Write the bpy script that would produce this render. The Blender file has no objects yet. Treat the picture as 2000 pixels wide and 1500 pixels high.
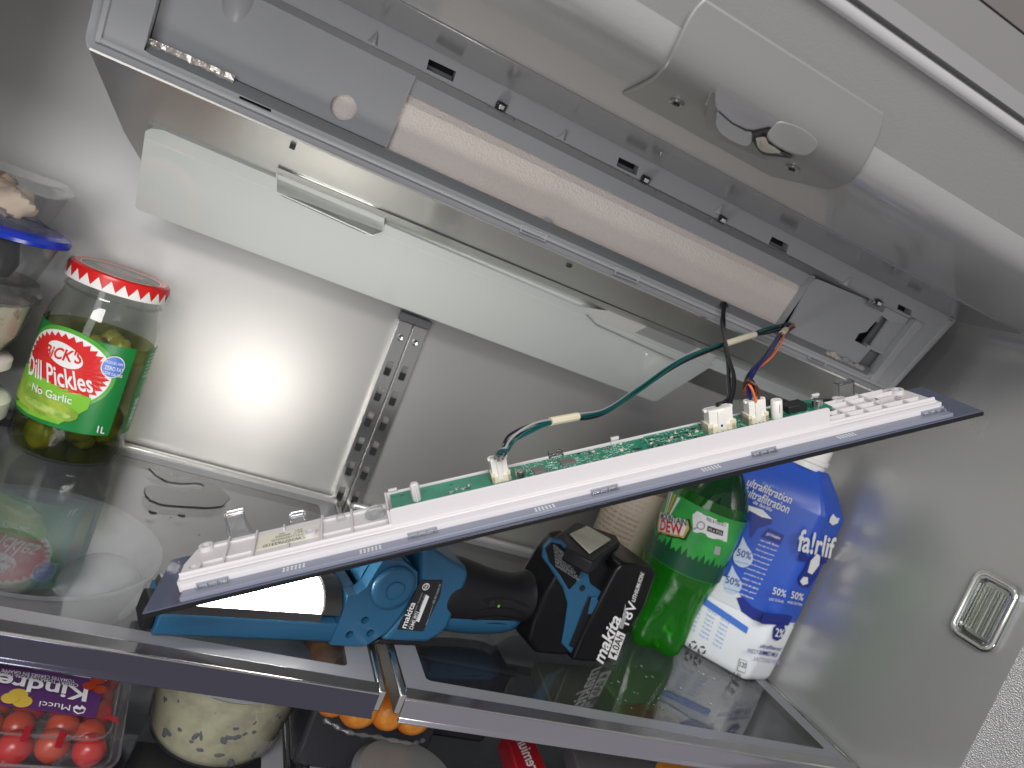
import bpy, bmesh, math, random
from mathutils import Vector, Matrix
from mathutils.geometry import tessellate_polygon
random.seed(4)
scene = bpy.context.scene
col = scene.collection
V = Vector
# ------------------------------------------------------------------ camera (rolled hand-held view into the open fridge)
M = Matrix(((0.87581, -0.30753, 0.37199), (0.30765, -0.23816, -0.92121), (0.37189, 0.92125, -0.11397)))
q = M.to_quaternion(); q.normalize(); M = q.to_matrix()
FOC = 1454.1
cam_d = bpy.data.cameras.new("camera")
cam = bpy.data.objects.new("camera", cam_d); col.objects.link(cam)
R3 = Matrix((M[0], -M[1], -M[2])).transposed()
cam.matrix_world = R3.to_4x4()
cam_d.sensor_width = 36; cam_d.lens = FOC / 2000 * 36
cam_d.clip_start = 0.01; cam_d.clip_end = 20
cam_d.dof.use_dof = True; cam_d.dof.focus_distance = 0.52; cam_d.dof.aperture_fstop = 9.0
scene.camera = cam
# ------------------------------------------------------------------ world and lamps
w = bpy.data.worlds.new("World"); scene.world = w; w.use_nodes = True
w.node_tree.nodes['Background'].inputs[0].default_value = (0.62, 0.60, 0.62, 1)
w.node_tree.nodes['Background'].inputs[1].default_value = 0.43
def area(name, loc, target, sx, sy, power, colr):
    d = bpy.data.lights.new(name, 'AREA'); d.shape = 'RECTANGLE'; d.size = sx; d.size_y = sy
    d.energy = power; d.color = colr
    o = bpy.data.objects.new(name, d); col.objects.link(o); o.location = loc
    o.rotation_euler = (V(target) - V(loc)).to_track_quat('-Z', 'Y').to_euler()
    return o
area("room_lamp", (-0.5, -1.1, 0.9), (0.2, 0.6, -0.05), 0.9, 0.6, 24, (1.0, 0.97, 0.94))
area("fill_lamp", (-0.85, -1.0, 0.22), (0.3, 0.6, -0.1), 0.8, 1.2, 8.5, (0.94, 0.97, 1.0))  # added fill, placed so its reflection brightens the back wall
scene.view_settings.view_transform = 'Standard'; scene.view_settings.look = 'None'
scene.view_settings.exposure = 0.38; scene.view_settings.gamma = 1
scene.render.engine = 'CYCLES'
cy = scene.cycles
cy.use_denoising = True; cy.max_bounces = 12; cy.transparent_max_bounces = 24; cy.transmission_bounces = 8
cy.caustics_reflective = False; cy.caustics_refractive = False; cy.sample_clamp_indirect = 10

# ------------------------------------------------------------------ measuring helpers: a point of the picture -> the real surface it lies on
def ray(x, y):
    return M.transposed() @ V((x - 1000, y - 750, FOC))
def onz(x, y, z):
    r = ray(x, y); return r * (z / r.z)
def ony(x, y, Y):
    r = ray(x, y); return r * (Y / r.y)
def onx(x, y, X):
    r = ray(x, y); return r * (X / r.x)
class Fr:
    def __init__(s, o, ex, ey):
        s.o = V(o); s.ex = V(ex).normalized(); ey = V(ey); s.ey = (ey - s.ex * ey.dot(s.ex)).normalized(); s.ez = s.ex.cross(s.ey)
        s.m = Matrix((s.ex, s.ey, s.ez)).transposed().to_4x4(); s.m.translation = s.o
    def px(s, x, y, z=0.0):
        r = ray(x, y); p0 = s.o + s.ez * z; t = p0.dot(s.ez) / r.dot(s.ez); p = r * t - s.o
        return V((p.dot(s.ex), p.dot(s.ey)))
    def pt(s, x, y, z=0.0):
        return s.o + s.ex * x + s.ey * y + s.ez * z
WORLD = Fr((0, 0, 0), (1, 0, 0), (0, 1, 0))

# ------------------------------------------------------------------ materials
def nn(nt, t, **kw):
    n = nt.nodes.new(t)
    for k, v in kw.items(): setattr(n, k, v)
    return n
MATS = {}
def mat(name, c=(.5, .5, .5), rough=.5, metal=0.0, bump=None, var=None, trans=0, ior=1.45, emit=None, coat=0, spec=.5, rvar=None, stretch=None, sss=0):
    if name in MATS: return MATS[name]
    m = bpy.data.materials.new(name); m.use_nodes = True; nt = m.node_tree
    b = nt.nodes['Principled BSDF']
    b.inputs['Base Color'].default_value = (*c, 1); b.inputs['Roughness'].default_value = rough; b.inputs['Metallic'].default_value = metal
    b.inputs['Transmission Weight'].default_value = trans; b.inputs['IOR'].default_value = ior
    b.inputs['Coat Weight'].default_value = coat; b.inputs['Specular IOR Level'].default_value = spec
    if sss: b.inputs['Subsurface Weight'].default_value = sss; b.inputs['Subsurface Radius'].default_value = (.01, .008, .006); b.inputs['Subsurface Scale'].default_value = .5
    if emit: b.inputs['Emission Color'].default_value = (*emit[0], 1); b.inputs['Emission Strength'].default_value = emit[1]
    tc = nn(nt, 'ShaderNodeTexCoord')
    src = tc.outputs['Object']
    if stretch:
        mp = nn(nt, 'ShaderNodeMapping'); mp.inputs['Scale'].default_value = stretch; nt.links.new(src, mp.inputs['Vector']); src = mp.outputs['Vector']
    if bump:
        sc, st = bump[:2]; kind = bump[2] if len(bump) > 2 else 'noise'
        if kind == 'voronoi':
            t = nn(nt, 'ShaderNodeTexVoronoi'); t.inputs['Scale'].default_value = sc; out = t.outputs['Distance']
        else:
            t = nn(nt, 'ShaderNodeTexNoise'); t.inputs['Scale'].default_value = sc; t.inputs['Detail'].default_value = 3; out = t.outputs['Fac']
        nt.links.new(src, t.inputs['Vector'])
        bp = nn(nt, 'ShaderNodeBump'); bp.inputs['Strength'].default_value = st; bp.inputs['Distance'].default_value = .001
        nt.links.new(out, bp.inputs['Height']); nt.links.new(bp.outputs['Normal'], b.inputs['Normal'])
    if var:
        sc, c2, lo, hi = var
        t = nn(nt, 'ShaderNodeTexNoise'); t.inputs['Scale'].default_value = sc; t.inputs['Detail'].default_value = 5
        nt.links.new(src, t.inputs['Vector'])
        r = nn(nt, 'ShaderNodeValToRGB'); r.color_ramp.elements[0].position = lo; r.color_ramp.elements[1].position = hi
        r.color_ramp.elements[0].color = (*c, 1); r.color_ramp.elements[1].color = (*c2, 1)
        nt.links.new(t.outputs['Fac'], r.inputs['Fac']); nt.links.new(r.outputs['Color'], b.inputs['Base Color'])
    if rvar:
        t = nn(nt, 'ShaderNodeTexNoise'); t.inputs['Scale'].default_value = rvar[0]; t.inputs['Detail'].default_value = 4
        nt.links.new(src, t.inputs['Vector'])
        mr = nn(nt, 'ShaderNodeMapRange'); mr.inputs['To Min'].default_value = rvar[1]; mr.inputs['To Max'].default_value = rvar[2]
        nt.links.new(t.outputs['Fac'], mr.inputs['Value']); nt.links.new(mr.outputs['Result'], b.inputs['Roughness'])
    MATS[name] = m; return m
def clear(name, tint=(1, 1, 1), rough=.02, body=None, amount=0.0, f0=.04, gain=1.0, bump=None, trl=.0):
    """thin clear material: transparent with tint, a share of coloured body, and a fresnel gloss"""
    if name in MATS: return MATS[name]
    m = bpy.data.materials.new(name); m.use_nodes = True; nt = m.node_tree
    nt.nodes.clear(); out = nn(nt, 'ShaderNodeOutputMaterial')
    tr = nn(nt, 'ShaderNodeBsdfTransparent'); tr.inputs[0].default_value = (*tint, 1)
    base = tr.outputs[0]
    if body:
        df = nn(nt, 'ShaderNodeBsdfDiffuse'); df.inputs[0].default_value = (*body, 1); d = df.outputs[0]
        if trl:
            tl = nn(nt, 'ShaderNodeBsdfTranslucent'); tl.inputs[0].default_value = (*body, 1)
            mm = nn(nt, 'ShaderNodeMixShader'); mm.inputs[0].default_value = trl; nt.links.new(d, mm.inputs[1]); nt.links.new(tl.outputs[0], mm.inputs[2]); d = mm.outputs[0]
        mx = nn(nt, 'ShaderNodeMixShader'); mx.inputs[0].default_value = amount
        nt.links.new(base, mx.inputs[1]); nt.links.new(d, mx.inputs[2]); base = mx.outputs[0]
    gl = nn(nt, 'ShaderNodeBsdfGlossy'); gl.inputs['Roughness'].default_value = rough
    lw = nn(nt, 'ShaderNodeLayerWeight'); lw.inputs['Blend'].default_value = .5
    pw = nn(nt, 'ShaderNodeMath', operation='POWER'); pw.inputs[1].default_value = 4.2
    ml = nn(nt, 'ShaderNodeMath', operation='MULTIPLY_ADD'); ml.inputs[1].default_value = (1 - f0) * gain; ml.inputs[2].default_value = f0
    nt.links.new(lw.outputs['Facing'], pw.inputs[0]); nt.links.new(pw.outputs[0], ml.inputs[0])
    mx2 = nn(nt, 'ShaderNodeMixShader'); nt.links.new(ml.outputs[0], mx2.inputs[0]); nt.links.new(base, mx2.inputs[1]); nt.links.new(gl.outputs[0], mx2.inputs[2])
    nt.links.new(mx2.outputs[0], out.inputs[0])
    if bump:
        tc = nn(nt, 'ShaderNodeTexCoord'); t = nn(nt, 'ShaderNodeTexNoise'); t.inputs['Scale'].default_value = bump[0]
        bp = nn(nt, 'ShaderNodeBump'); bp.inputs['Strength'].default_value = bump[1]; bp.inputs['Distance'].default_value = .001
        nt.links.new(tc.outputs['Object'], t.inputs['Vector']); nt.links.new(t.outputs['Fac'], bp.inputs['Height'])
        nt.links.new(bp.outputs['Normal'], gl.inputs['Normal']); nt.links.new(bp.outputs['Normal'], lw.inputs['Normal'])
    MATS[name] = m; return m

m_back = mat('brushed_steel_back', (.58, .57, .555), .42, .93, bump=(60, .03), stretch=(1, 1, 30), rvar=(40, .40, .48))
m_side = mat('grey_liner', (.52, .52, .51), .26, .60, bump=(500, .04), rvar=(8, .25, .32))
m_bevel = mat('grey_textured_liner', (.31, .305, .295), .27, .25, bump=(700, .17), coat=.4)
m_beveldark = mat('stippled_liner', (.30, .30, .30), .36, .5, bump=(900, .6, 'voronoi'))
m_ceil = mat('grey_ceiling_liner', (.42, .415, .41), .30, .25, bump=(700, .13), coat=.4)
m_strip = mat('smooth_grey_strip', (.36, .36, .37), .16, .5)
m_abs = mat('grey_plastic', (.37, .375, .39), .40, 0, bump=(900, .05), var=(9, (.40, .405, .42), .3, .7))
m_absd = mat('dark_and_shaded_grey_plastic', (.20, .205, .215), .45)  # darker grey, also carries painted shade on the housing
m_absl = mat('light_grey_plastic', (.42, .425, .44), .34)
m_black = mat('void_shade_black', (.012, .012, .014), .7)  # black standing in for the shade inside slots, gaps and holes
m_foam = mat('white_foam', (.88, .79, .73), .8, 0, bump=(650, .45, 'voronoi'), var=(9, (.84, .73, .63), .45, .9))
m_steel = mat('satin_steel', (.62, .62, .60), .25, 1.0, rvar=(30, .2, .3), stretch=(1, 12, 12))
m_cover = mat('brushed_cover', (.88, .88, .84), .24, .88)
m_chrome = mat('polished_trim', (.72, .72, .74), .10, 1.0, rvar=(22, .05, .16))
m_trimface = mat('trim_face', (.50, .50, .54), .16, 1.0, rvar=(12, .12, .22))
m_white = mat('white_plastic', (.63, .605, .615), .38, bump=(300, .04))
m_whiteg = mat('glossy_white_plastic', (.84, .84, .80), .25)
m_flap = mat('pale_painted_glass', (.82, .86, .83), .10, 0, coat=.7)
m_flapedge = mat('pale_painted_glass_edge', (.80, .84, .80), .2)
m_gpaint = mat('grey_glass_paint', (.27, .275, .30), .30, bump=(1500, .12))
m_glass = clear('shelf_glass', (.78, .80, .82), .015, f0=.05, gain=1.0, body=(.05, .05, .06), amount=.14)
m_cg = clear('clear_glass', (.93, .95, .93), .015, f0=.05)
m_cp = clear('clear_plastic', (.90, .91, .92), .08, f0=.07, body=(.7, .7, .72), amount=.05, bump=(120, .25))
m_cpf = clear('frosted_plastic', (.85, .86, .87), .2, f0=.08, body=(.6, .62, .62), amount=.35)
m_darkglass = mat('blue_grey_glass', (.10, .115, .17), .03, 0, coat=.8, spec=.8)
m_blackedge = mat('black_glass_edge', (.008, .008, .01), .12)
m_pcb = mat('green_circuit_board', (.022, .20, .125), .27, 0, bump=(300, .15), var=(35, (.03, .27, .17), .42, .6))
m_pcbd = mat('green_circuit_board_dark', (.010, .11, .06), .22, 0)
m_silver = mat('solder', (.75, .76, .74), .25, 1.0)
m_print = mat('white_print', (.80, .84, .80), .5)
m_chip = mat('black_chip', (.02, .02, .022), .4)
m_cream = mat('cream_connector', (.72, .66, .50), .42)
m_conn = mat('white_connector', (.80, .77, .73), .4)
m_tape = mat('masking_tape', (.68, .62, .46), .65, bump=(700, .2))
m_wteal = mat('teal_wire', (.0, .075, .072), .32)
m_wblack = mat('black_wire', (.012, .012, .014), .28)
m_wgrey = mat('grey_wire', (.30, .29, .30), .4)
m_wblue = mat('blue_wire', (.010, .018, .12), .35)
m_worg = mat('orange_wire', (.75, .15, .03), .35)
m_wbrown = mat('brown_wire', (.12, .035, .02), .35)
m_blue = mat('blue_tool_plastic', (.022, .105, .205), .30, 0, bump=(900, .05))
m_rub = mat('black_rubber', (.012, .012, .014), .48, spec=.3, bump=(1200, .15), rvar=(40, .38, .55))
m_blk = mat('black_tool_plastic', (.006, .006, .007), .30, spec=.28)
m_brn = mat('dark_bezel', (.045, .042, .042), .35)
m_diff = mat('lit_diffuser', (.9, .9, .9), .3, emit=((1.0, .97, .90), 27.0))
m_clip = mat('clear_clip_plastic', (.95, .95, .97), .05, trans=1, ior=1.45)
m_lit = mat('lit_lens', (.9, .9, .8), .3)
m_bwhite = mat('print_white', (.80, .80, .80), .5)
m_lgrey = mat('print_grey', (.35, .36, .36), .5)
m_red = mat('print_red', (.62, .02, .02), .35)
m_ltred = mat('print_light_red', (.75, .16, .10), .35)
m_grn = mat('print_green', (.012, .20, .045), .35)
m_lgrn = mat('print_light_green', (.20, .50, .04), .35)
m_ygrn = mat('print_yellow_green', (.36, .48, .06), .4, var=(60, (.10, .25, .02), .35, .7))
m_bblue = mat('print_blue', (.06, .18, .62), .35)
m_pickle = mat('pickle', (.26, .26, .04), .35, bump=(90, .9), var=(45, (.06, .075, .010), .40, .7))
m_brine = clear('brine', (.78, .80, .55), .04, body=(.06, .07, .02), amount=.04, f0=.03)
m_lidred = mat('red_lid', (.62, .015, .015), .28)
m_lidwhite = mat('lid_white', (.82, .80, .78), .3)
m_liddark = mat('lid_print_dark', (.09, .13, .09), .4)
m_soda = clear('green_bottle', (.16, .72, .10), .05, body=(.04, .48, .03), amount=.42, f0=.05, trl=.6, gain=.8)
m_sodaD = clear('green_bottle_neck', (.06, .34, .10), .04, body=(.01, .10, .03), amount=.35, f0=.05, gain=.7)
m_milkb = mat('blue_milk_sleeve', (.028, .095, .50), .28)
m_milkbd = mat('dark_blue_print', (.010, .025, .24), .3)
m_milkw = mat('milk_bottle_white', (.76, .79, .82), .3, sss=.2)
m_lblue = mat('light_blue_print', (.18, .36, .68), .4)
m_dblue = mat('deep_blue_lid', (.010, .035, .42), .25)
m_food = mat('pale_food', (.62, .42, .28), .6, bump=(60, .8), var=(25, (.75, .62, .48), .35, .7))
m_fooddk = mat('dark_food', (.02, .02, .025), .35, bump=(70, .8))
m_salad = mat('creamy_salad', (.50, .47, .30), .45, bump=(50, .6), var=(60, (.36, .34, .22), .45, .65))
m_saladdk = mat('dark_chunks', (.10, .105, .11), .5)
m_dip = mat('herb_dip', (.60, .58, .42), .5, bump=(60, .5), var=(90, (.25, .26, .16), .55, .68))
m_bowl = mat('white_bowl', (.62, .64, .63), .3)
m_tom = mat('tomato_red', (.42, .012, .008), .25)
m_tomo = mat('tomato_orange', (.40, .045, .012), .25)
m_purple = mat('purple_label', (.085, .025, .13), .4)
m_yel = mat('yellow_tomato_print', (.60, .42, .05), .4)
m_carrot = mat('carrot', (.60, .17, .015), .35, bump=(90, .8), var=(55, (.72, .33, .06), .42, .62))
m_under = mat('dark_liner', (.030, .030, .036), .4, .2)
m_redpack = mat('red_pack', (.35, .01, .02), .3)
m_kit = mat('kitchen_grey', (.13, .12, .115), .6)
m_gasket = mat('door_gasket_dark', (.05, .045, .04), .6)
m_beige = mat('beige_label', (.48, .40, .32), .5, bump=(50, .1))

# ------------------------------------------------------------------ mesh builder
class MB:
    def __init__(s): s.v = []; s.f = []; s.smooth = False; s.holed = False
    def add(s, vs, fs):
        k = len(s.v); s.v += [tuple(p) for p in vs]; s.f += [tuple(i + k for i in f) for f in fs]; return s
    def box(s, x0, x1, y0, y1, z0, z1, m=None):
        vs = [V((x, y, z)) for z in (z0, z1) for y in (y0, y1) for x in (x0, x1)]
        if m is not None: vs = [m @ p for p in vs]
        return s.add(vs, [(0, 2, 3, 1), (4, 5, 7, 6), (0, 1, 5, 4), (1, 3, 7, 5), (3, 2, 6, 7), (2, 0, 4, 6)])
    def prism(s, poly, z0, z1, holes=(), fn=None):
        loops = [list(poly)] + [list(h) for h in holes]
        if holes: s.holed = True
        fn = fn or (lambda x, y, z: (x, y, z))
        pts = [p for l in loops for p in l]; n = len(pts)
        if holes: tris = tessellate_polygon([[V((p[0], p[1], 0)) for p in l] for l in loops])
        else: tris = [tuple(range(n))]
        vs = [fn(p[0], p[1], z0) for p in pts] + [fn(p[0], p[1], z1) for p in pts]
        fs = [tuple(t) for t in tris] + [tuple(i + n for i in reversed(t)) for t in tris]
        k = 0
        for l in loops:
            m = len(l)
            for i in range(m): a = k + i; b = k + (i + 1) % m; fs.append((a, b, b + n, a + n))
            k += m
        return s.add(vs, fs)
    def sheet(s, poly, z=0, holes=(), fn=None):
        loops = [list(poly)] + [list(h) for h in holes]; pts = [p for l in loops for p in l]
        fn = fn or (lambda x, y, z: (x, y, z))
        tris = tessellate_polygon([[V((p[0], p[1], 0)) for p in l] for l in loops])
        return s.add([fn(p[0], p[1], z) for p in pts], [tuple(t) for t in tris])
    def tube(s, pts, r, n=8, cap=True):
        pts = [V(p) for p in pts]; rs = r if isinstance(r, (list, tuple)) else [r] * len(pts)
        vs = []; up = None
        for i, p in enumerate(pts):
            t = (pts[min(i + 1, len(pts) - 1)] - pts[max(i - 1, 0)]).normalized()
            if up is None: up = V((0, 0, 1)) if abs(t.z) < .9 else V((1, 0, 0))
            a = t.cross(up)
            a = a.normalized() if a.length > 1e-6 else t.orthogonal().normalized()
            up = a.cross(t).normalized()
            for k in range(n):
                th = 2 * math.pi * k / n; vs.append(p + (a * math.cos(th) + up * math.sin(th)) * rs[i])
        fs = [(i * n + k, i * n + (k + 1) % n, (i + 1) * n + (k + 1) % n, (i + 1) * n + k) for i in range(len(pts) - 1) for k in range(n)]
        if cap: fs += [tuple(range(n - 1, -1, -1)), tuple((len(pts) - 1) * n + k for k in range(n))]
        s.smooth = True
        return s.add(vs, fs)
    def loft(s, rings, cap=True):
        n = len(rings[0]); vs = [p for r in rings for p in r]
        fs = [(i * n + k, i * n + (k + 1) % n, (i + 1) * n + (k + 1) % n, (i + 1) * n + k) for i in range(len(rings) - 1) for k in range(n)]
        if cap: fs += [tuple(range(n - 1, -1, -1)), tuple((len(rings) - 1) * n + k for k in range(n))]
        s.smooth = True
        return s.add(vs, fs)
    def lathe(s, prof, c=(0, 0, 0), n=40, cap=True, m=None):
        c = V(c); rings = []
        for r, z in prof:
            ring = [V((c.x + r * math.cos(2 * math.pi * k / n), c.y + r * math.sin(2 * math.pi * k / n), c.z + z)) for k in range(n)]
            if m is not None: ring = [m @ p for p in ring]
            rings.append(ring)
        return s.loft(rings, cap)
    def blob(s, c, rx, ry, rz, rot=None, n=14, wob=0.0):
        rings = []; m = rot or Matrix.Identity(3); c = V(c); sd = random.random() * 9
        for i in range(1, n):
            ph = math.pi * i / n
            rings.append([c + m @ V((rx * math.sin(ph) * math.cos(2 * math.pi * k / 16), ry * math.sin(ph) * math.sin(2 * math.pi * k / 16), -rz * math.cos(ph))) * (1 + wob * math.sin(3 * k / 2.5 + i + sd)) for k in range(16)])
        return s.loft(rings)
    def text(s, txt, fn, bold=0.0, shear=0.0, space=1.0, sub=0):
        """lettering whose bounding box is mapped to the unit square and on through fn(s,t)"""
        cu = bpy.data.curves.new('lettering', 'FONT'); cu.body = txt; cu.offset = bold * .45; cu.shear = shear; cu.space_character = space
        cu.resolution_u = 3; cu.align_x = 'CENTER'
        o = bpy.data.objects.new('lettering', cu); col.objects.link(o)
        dg = bpy.context.evaluated_depsgraph_get(); me = o.evaluated_get(dg).to_mesh()
        vs = [v.co.copy() for v in me.vertices]; fs = [tuple(p.vertices) for p in me.polygons]
        o.evaluated_get(dg).to_mesh_clear(); bpy.data.objects.remove(o); bpy.data.curves.remove(cu)
        if not vs: return s
        x0 = min(v.x for v in vs); x1 = max(v.x for v in vs); y0 = min(v.y for v in vs); y1 = max(v.y for v in vs)
        return s.add([fn((v.x - x0) / (x1 - x0), (v.y - y0) / (y1 - y0)) for v in vs], fs)
    def fan(s, poly, c, fn, rings=4):
        n = len(poly); vs = [fn(*c)]
        for k in range(1, rings + 1): vs += [fn(c[0] + (p[0] - c[0]) * k / rings, c[1] + (p[1] - c[1]) * k / rings) for p in poly]
        fs = [(0, 1 + i, 1 + (i + 1) % n) for i in range(n)]
        for k in range(rings - 1):
            a = 1 + k * n; b = a + n; fs += [(a + i, b + i, b + (i + 1) % n, a + (i + 1) % n) for i in range(n)]
        return s.add(vs, fs)
    def build(s, name, m, parent=None, bevel=0.0, seg=2, frame=None, sharp=35, flat=False, recalc=True, sub=0):
        """vertices are local to the parent's frame, or world when frame is WORLD"""
        vs = s.v
        if s.holed: bevel = 0
        if frame is not None:
            pm = parent_world(parent); inv = pm.inverted() @ frame.m
            vs = [tuple(inv @ V(p)) for p in vs]
        me = bpy.data.meshes.new(name); me.from_pydata(vs, [], s.f)
        if recalc:
            bm = bmesh.new(); bm.from_mesh(me); bmesh.ops.recalc_face_normals(bm, faces=bm.faces); bm.to_mesh(me); bm.free()
        me.validate()
        o = bpy.data.objects.new(name, me); col.objects.link(o)
        if m: me.materials.append(m)
        if bevel:
            b = o.modifiers.new('bevel', 'BEVEL'); b.width = bevel; b.segments = seg; b.limit_method = 'ANGLE'; b.angle_limit = math.radians(35); b.use_clamp_overlap = True
        if sub:
            b = o.modifiers.new('sub', 'SUBSURF'); b.levels = sub; b.render_levels = sub
        if (s.smooth or bevel or sub) and not flat:
            me.shade_smooth(); me.set_sharp_from_angle(angle=math.radians(sharp if not bevel else 60))
        if parent is not None: o.parent = parent
        return o
def parent_world(o):
    m = Matrix.Identity(4); ch = []
    while o is not None: ch.append(o); o = o.parent
    for x in reversed(ch): m = m @ Matrix(x.get('_m') and [x['_m'][i*4:i*4+4] for i in range(4)] or Matrix.Identity(4))
    return m
def thing(name, fr, label, cat, group=None):
    o = bpy.data.objects.new(name, None); col.objects.link(o); o.empty_display_size = .02
    o.matrix_world = fr.m; o['_m'] = [c for r in fr.m for c in r]
    o['label'] = label; o['category'] = cat
    if group: o['group'] = group
    return o
def tag(o, label, cat, group=None, kind=None):
    o['label'] = label; o['category'] = cat
    if group: o['group'] = group
    if kind: o['kind'] = kind
    return o
def struct(name, mb, m, label=None, **kw):
    o = mb.build(name, m, None, **kw); o['kind'] = 'structure'
    if label: o['label'] = label
    return o
def quad(p00, p10, p01, p11=None):
    """unit square -> bilinear patch of points"""
    p00, p10, p01 = V(p00), V(p10), V(p01); p11 = V(p11) if p11 is not None else p10 + p01 - p00
    return lambda s, t: p00 * (1 - s) * (1 - t) + p10 * s * (1 - t) + p01 * (1 - s) * t + p11 * s * t
def smoothpath(pts, n=8):
    pts = [V(p) for p in pts]; P = [pts[0] * 2 - pts[1]] + pts + [pts[-1] * 2 - pts[-2]]; out = []
    for i in range(1, len(P) - 2):
        a, b, c, d = P[i - 1:i + 3]
        for k in range(n):
            t = k / n; out.append(.5 * ((2 * b) + (c - a) * t + (2 * a - 5 * b + 4 * c - d) * t * t + (3 * b - a - 3 * c + d) * t ** 3))
    return out + [pts[-1]]
def rrect(x0, x1, y0, y1, r, n=4):
    out = []
    for cx, cy_, a in ((x1 - r, y1 - r, 0), (x0 + r, y1 - r, 90), (x0 + r, y0 + r, 180), (x1 - r, y0 + r, 270)):
        for k in range(n + 1):
            t = math.radians(a + 90 * k / n); out.append((cx + r * math.cos(t), cy_ + r * math.sin(t)))
    return out
def circ(cx, cy_, r, n=24, ry=None):
    return [(cx + r * math.cos(2 * math.pi * k / n), cy_ + (ry or r) * math.sin(2 * math.pi * k / n)) for k in range(n)]
def rect(x0, x1, y0, y1): return [(x0, y0), (x1, y0), (x1, y1), (x0, y1)]

WX = .633; LX = -.275; BY = .777; CZ = .131; SH = -.28
# ================================================================== the setting
mb = MB(); mb.box(LX - .02, WX + .02, BY, BY + .02, -.62, CZ + .02)
struct('back_wall', mb, m_back)
# right wall, rounded into the ceiling, flaring outward at the front
def arc(cx, cz, r, a0, a1, n=8): return [(cx + r * math.cos(math.radians(a0 + (a1 - a0) * k / n)), cz + r * math.sin(math.radians(a0 + (a1 - a0) * k / n))) for k in range(n + 1)]
mb = MB()
prof = [(WX, -.62), (WX, CZ - .03)] + arc(WX - .03, CZ - .03, .03, 0, 90)[1:]
n = len(prof)
def inset(p, d):  # move the liner profile outward for the flare
    x, z = p; return (x + d, z) if z < CZ - .03 else (x + d * .7, z + d * .7)
rings = [[V((x, BY, z)) for x, z in prof], [V((x, .367, z)) for x, z in prof]]
vs = [p for r in rings for p in r]
mb.add(vs, [(i, i + 1, n + i + 1, n + i) for i in range(n - 1)]); mb.smooth = True
struct('right_wall', mb, m_side, sharp=50)
mb = MB()
mb.add([(WX, .367, -.62), (WX, .367, CZ - .02), (WX + .006, .360, CZ - .02), (WX + .006, .360, -.62), (WX + .075, .25, CZ + .05), (WX + .075, .25, -.62)], [(0, 1, 2, 3), (3, 2, 4, 5)])
mb.smooth = True
struct('right_wall_flare', mb, m_beveldark, sharp=80)
mb = MB(); mb.box(LX - .02, LX, .35, BY, -.62, CZ)
struct('left_wall', mb, m_side)
mb = MB(); mb.box(LX, WX, .30, BY, -.64, -.60)
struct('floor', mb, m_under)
# ceiling with the textured front lip: profile swept along X
mb = MB()
cp = [(BY, CZ), (.364, CZ)] + [(.364 * (1 - t) ** 2 + .351 * 2 * t * (1 - t) + .344 * t * t, CZ * (1 - t) ** 2 + CZ * 2 * t * (1 - t) + (CZ + .0155) * t * t) for t in (.15, .3, .45, .6, .75, .9)] + [(.344, CZ + .0155)]
x0, x1 = LX, WX + .12
k = len(cp)
mb.add([(x, y, z) for x in (x0, x1) for y, z in cp], [(i, i + 1, k + i + 1, k + i) for i in range(k - 1)]); mb.smooth = True
struct('ceiling', mb, m_ceil, sharp=60)
mb = MB(); lp = [(.344, CZ + .0155), (.333, CZ + .032), (.322, .1805)]
mb.add([(x, y, z) for x in (x0, x1) for y, z in lp], [(0, 1, 4, 3), (1, 2, 5, 4)]); mb.smooth = True
struct('ceiling_front_lip', mb, m_bevel, sharp=60)
# front flange outside the lip, with its polished bead
mb = MB()
mb.tube([(x0, .3195, .1825), (x1, .3195, .1825)], .0032, 16)
struct('flange_bead', mb, mat('bead_white', (.62, .62, .62), .20, .5, coat=.5))
for nm, za, zb, yy, m in (('flange_groove', .1850, .1892, .3235, m_side), ('flange_face', .1892, .1985, .319, mat('flange_pale', (.30, .30, .30), .35, .3)), ('cabinet_front_edge', .1985, .2237, .3205, mat('edge_grey', (.22, .215, .21), .4, .2)), ('cabinet_seam', .2237, .2250, .324, m_gasket), ('cabinet_top_face', .2250, .33, .3205, m_kit)):
    mb = MB(); mb.box(x0, x1, yy, yy + .02, za, zb); struct(nm, mb, m)
# smooth glossy strip let into the ceiling in front of the housing
mb = MB(); mb.box(-.15, .612, .467, .528, CZ - .0012, CZ + .001); struct('ceiling_strip', mb, m_strip, bevel=.0006)
# ceiling reflections of the slots stay reflections: the strip mirrors the housing rim

# ================================================================== slotted shelf standards on the back wall
def standard(xa, label):
    fr = Fr((xa, BY, -.071), (1, 0, 0), (0, 0, -1))   # ez = x × (-z) = +y ... toward the wall
    t = thing('shelf_standard', fr, label, 'shelf standard', 'slotted shelf standards on the back wall')
    holes = []; y = .044
    L = .50
    while y < L - .03: holes.append(rrect(.0035, .0105, y, y + .016, .0015, 2)); y += .0292
    MB().prism(rect(.0, .0145, 0, L), -.0090, -.0078, [h for h in holes]).build('slotted_face', m_steel, t)
    b = MB(); b.box(-.0006, .0006, 0, L, -.0088, 0); b.box(.0139, .0151, 0, L, -.0088, 0); b.build('side_flange', m_steel, t, bevel=.0003)
    for h in holes:
        ys = [p[1] for p in h]; y0_, y1_ = min(ys), max(ys)
        b = MB(); b.box(.0032, .0108, y0_ + .008, y1_, -.0062, -.0058); b.build('slot', m_black, t)
    b = MB(); b.lathe([(.0034, 0), (.0034, -.0010), (.0026, -.0016), (.0014, -.0008)], (.0072, .0170, -.0090), 14)
    b.build('screw', m_silver, t)
    b = MB(); b.box(-.0015, .016, -.010, -.001, -.012, 0); b.build('top_shade_block', m_absd, t, bevel=.001)  # dark block stands in for the shadow above the standard
    return t
standard(.166, 'left slotted steel shelf standard on the back wall, standing nearer the pickle jar')
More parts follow.
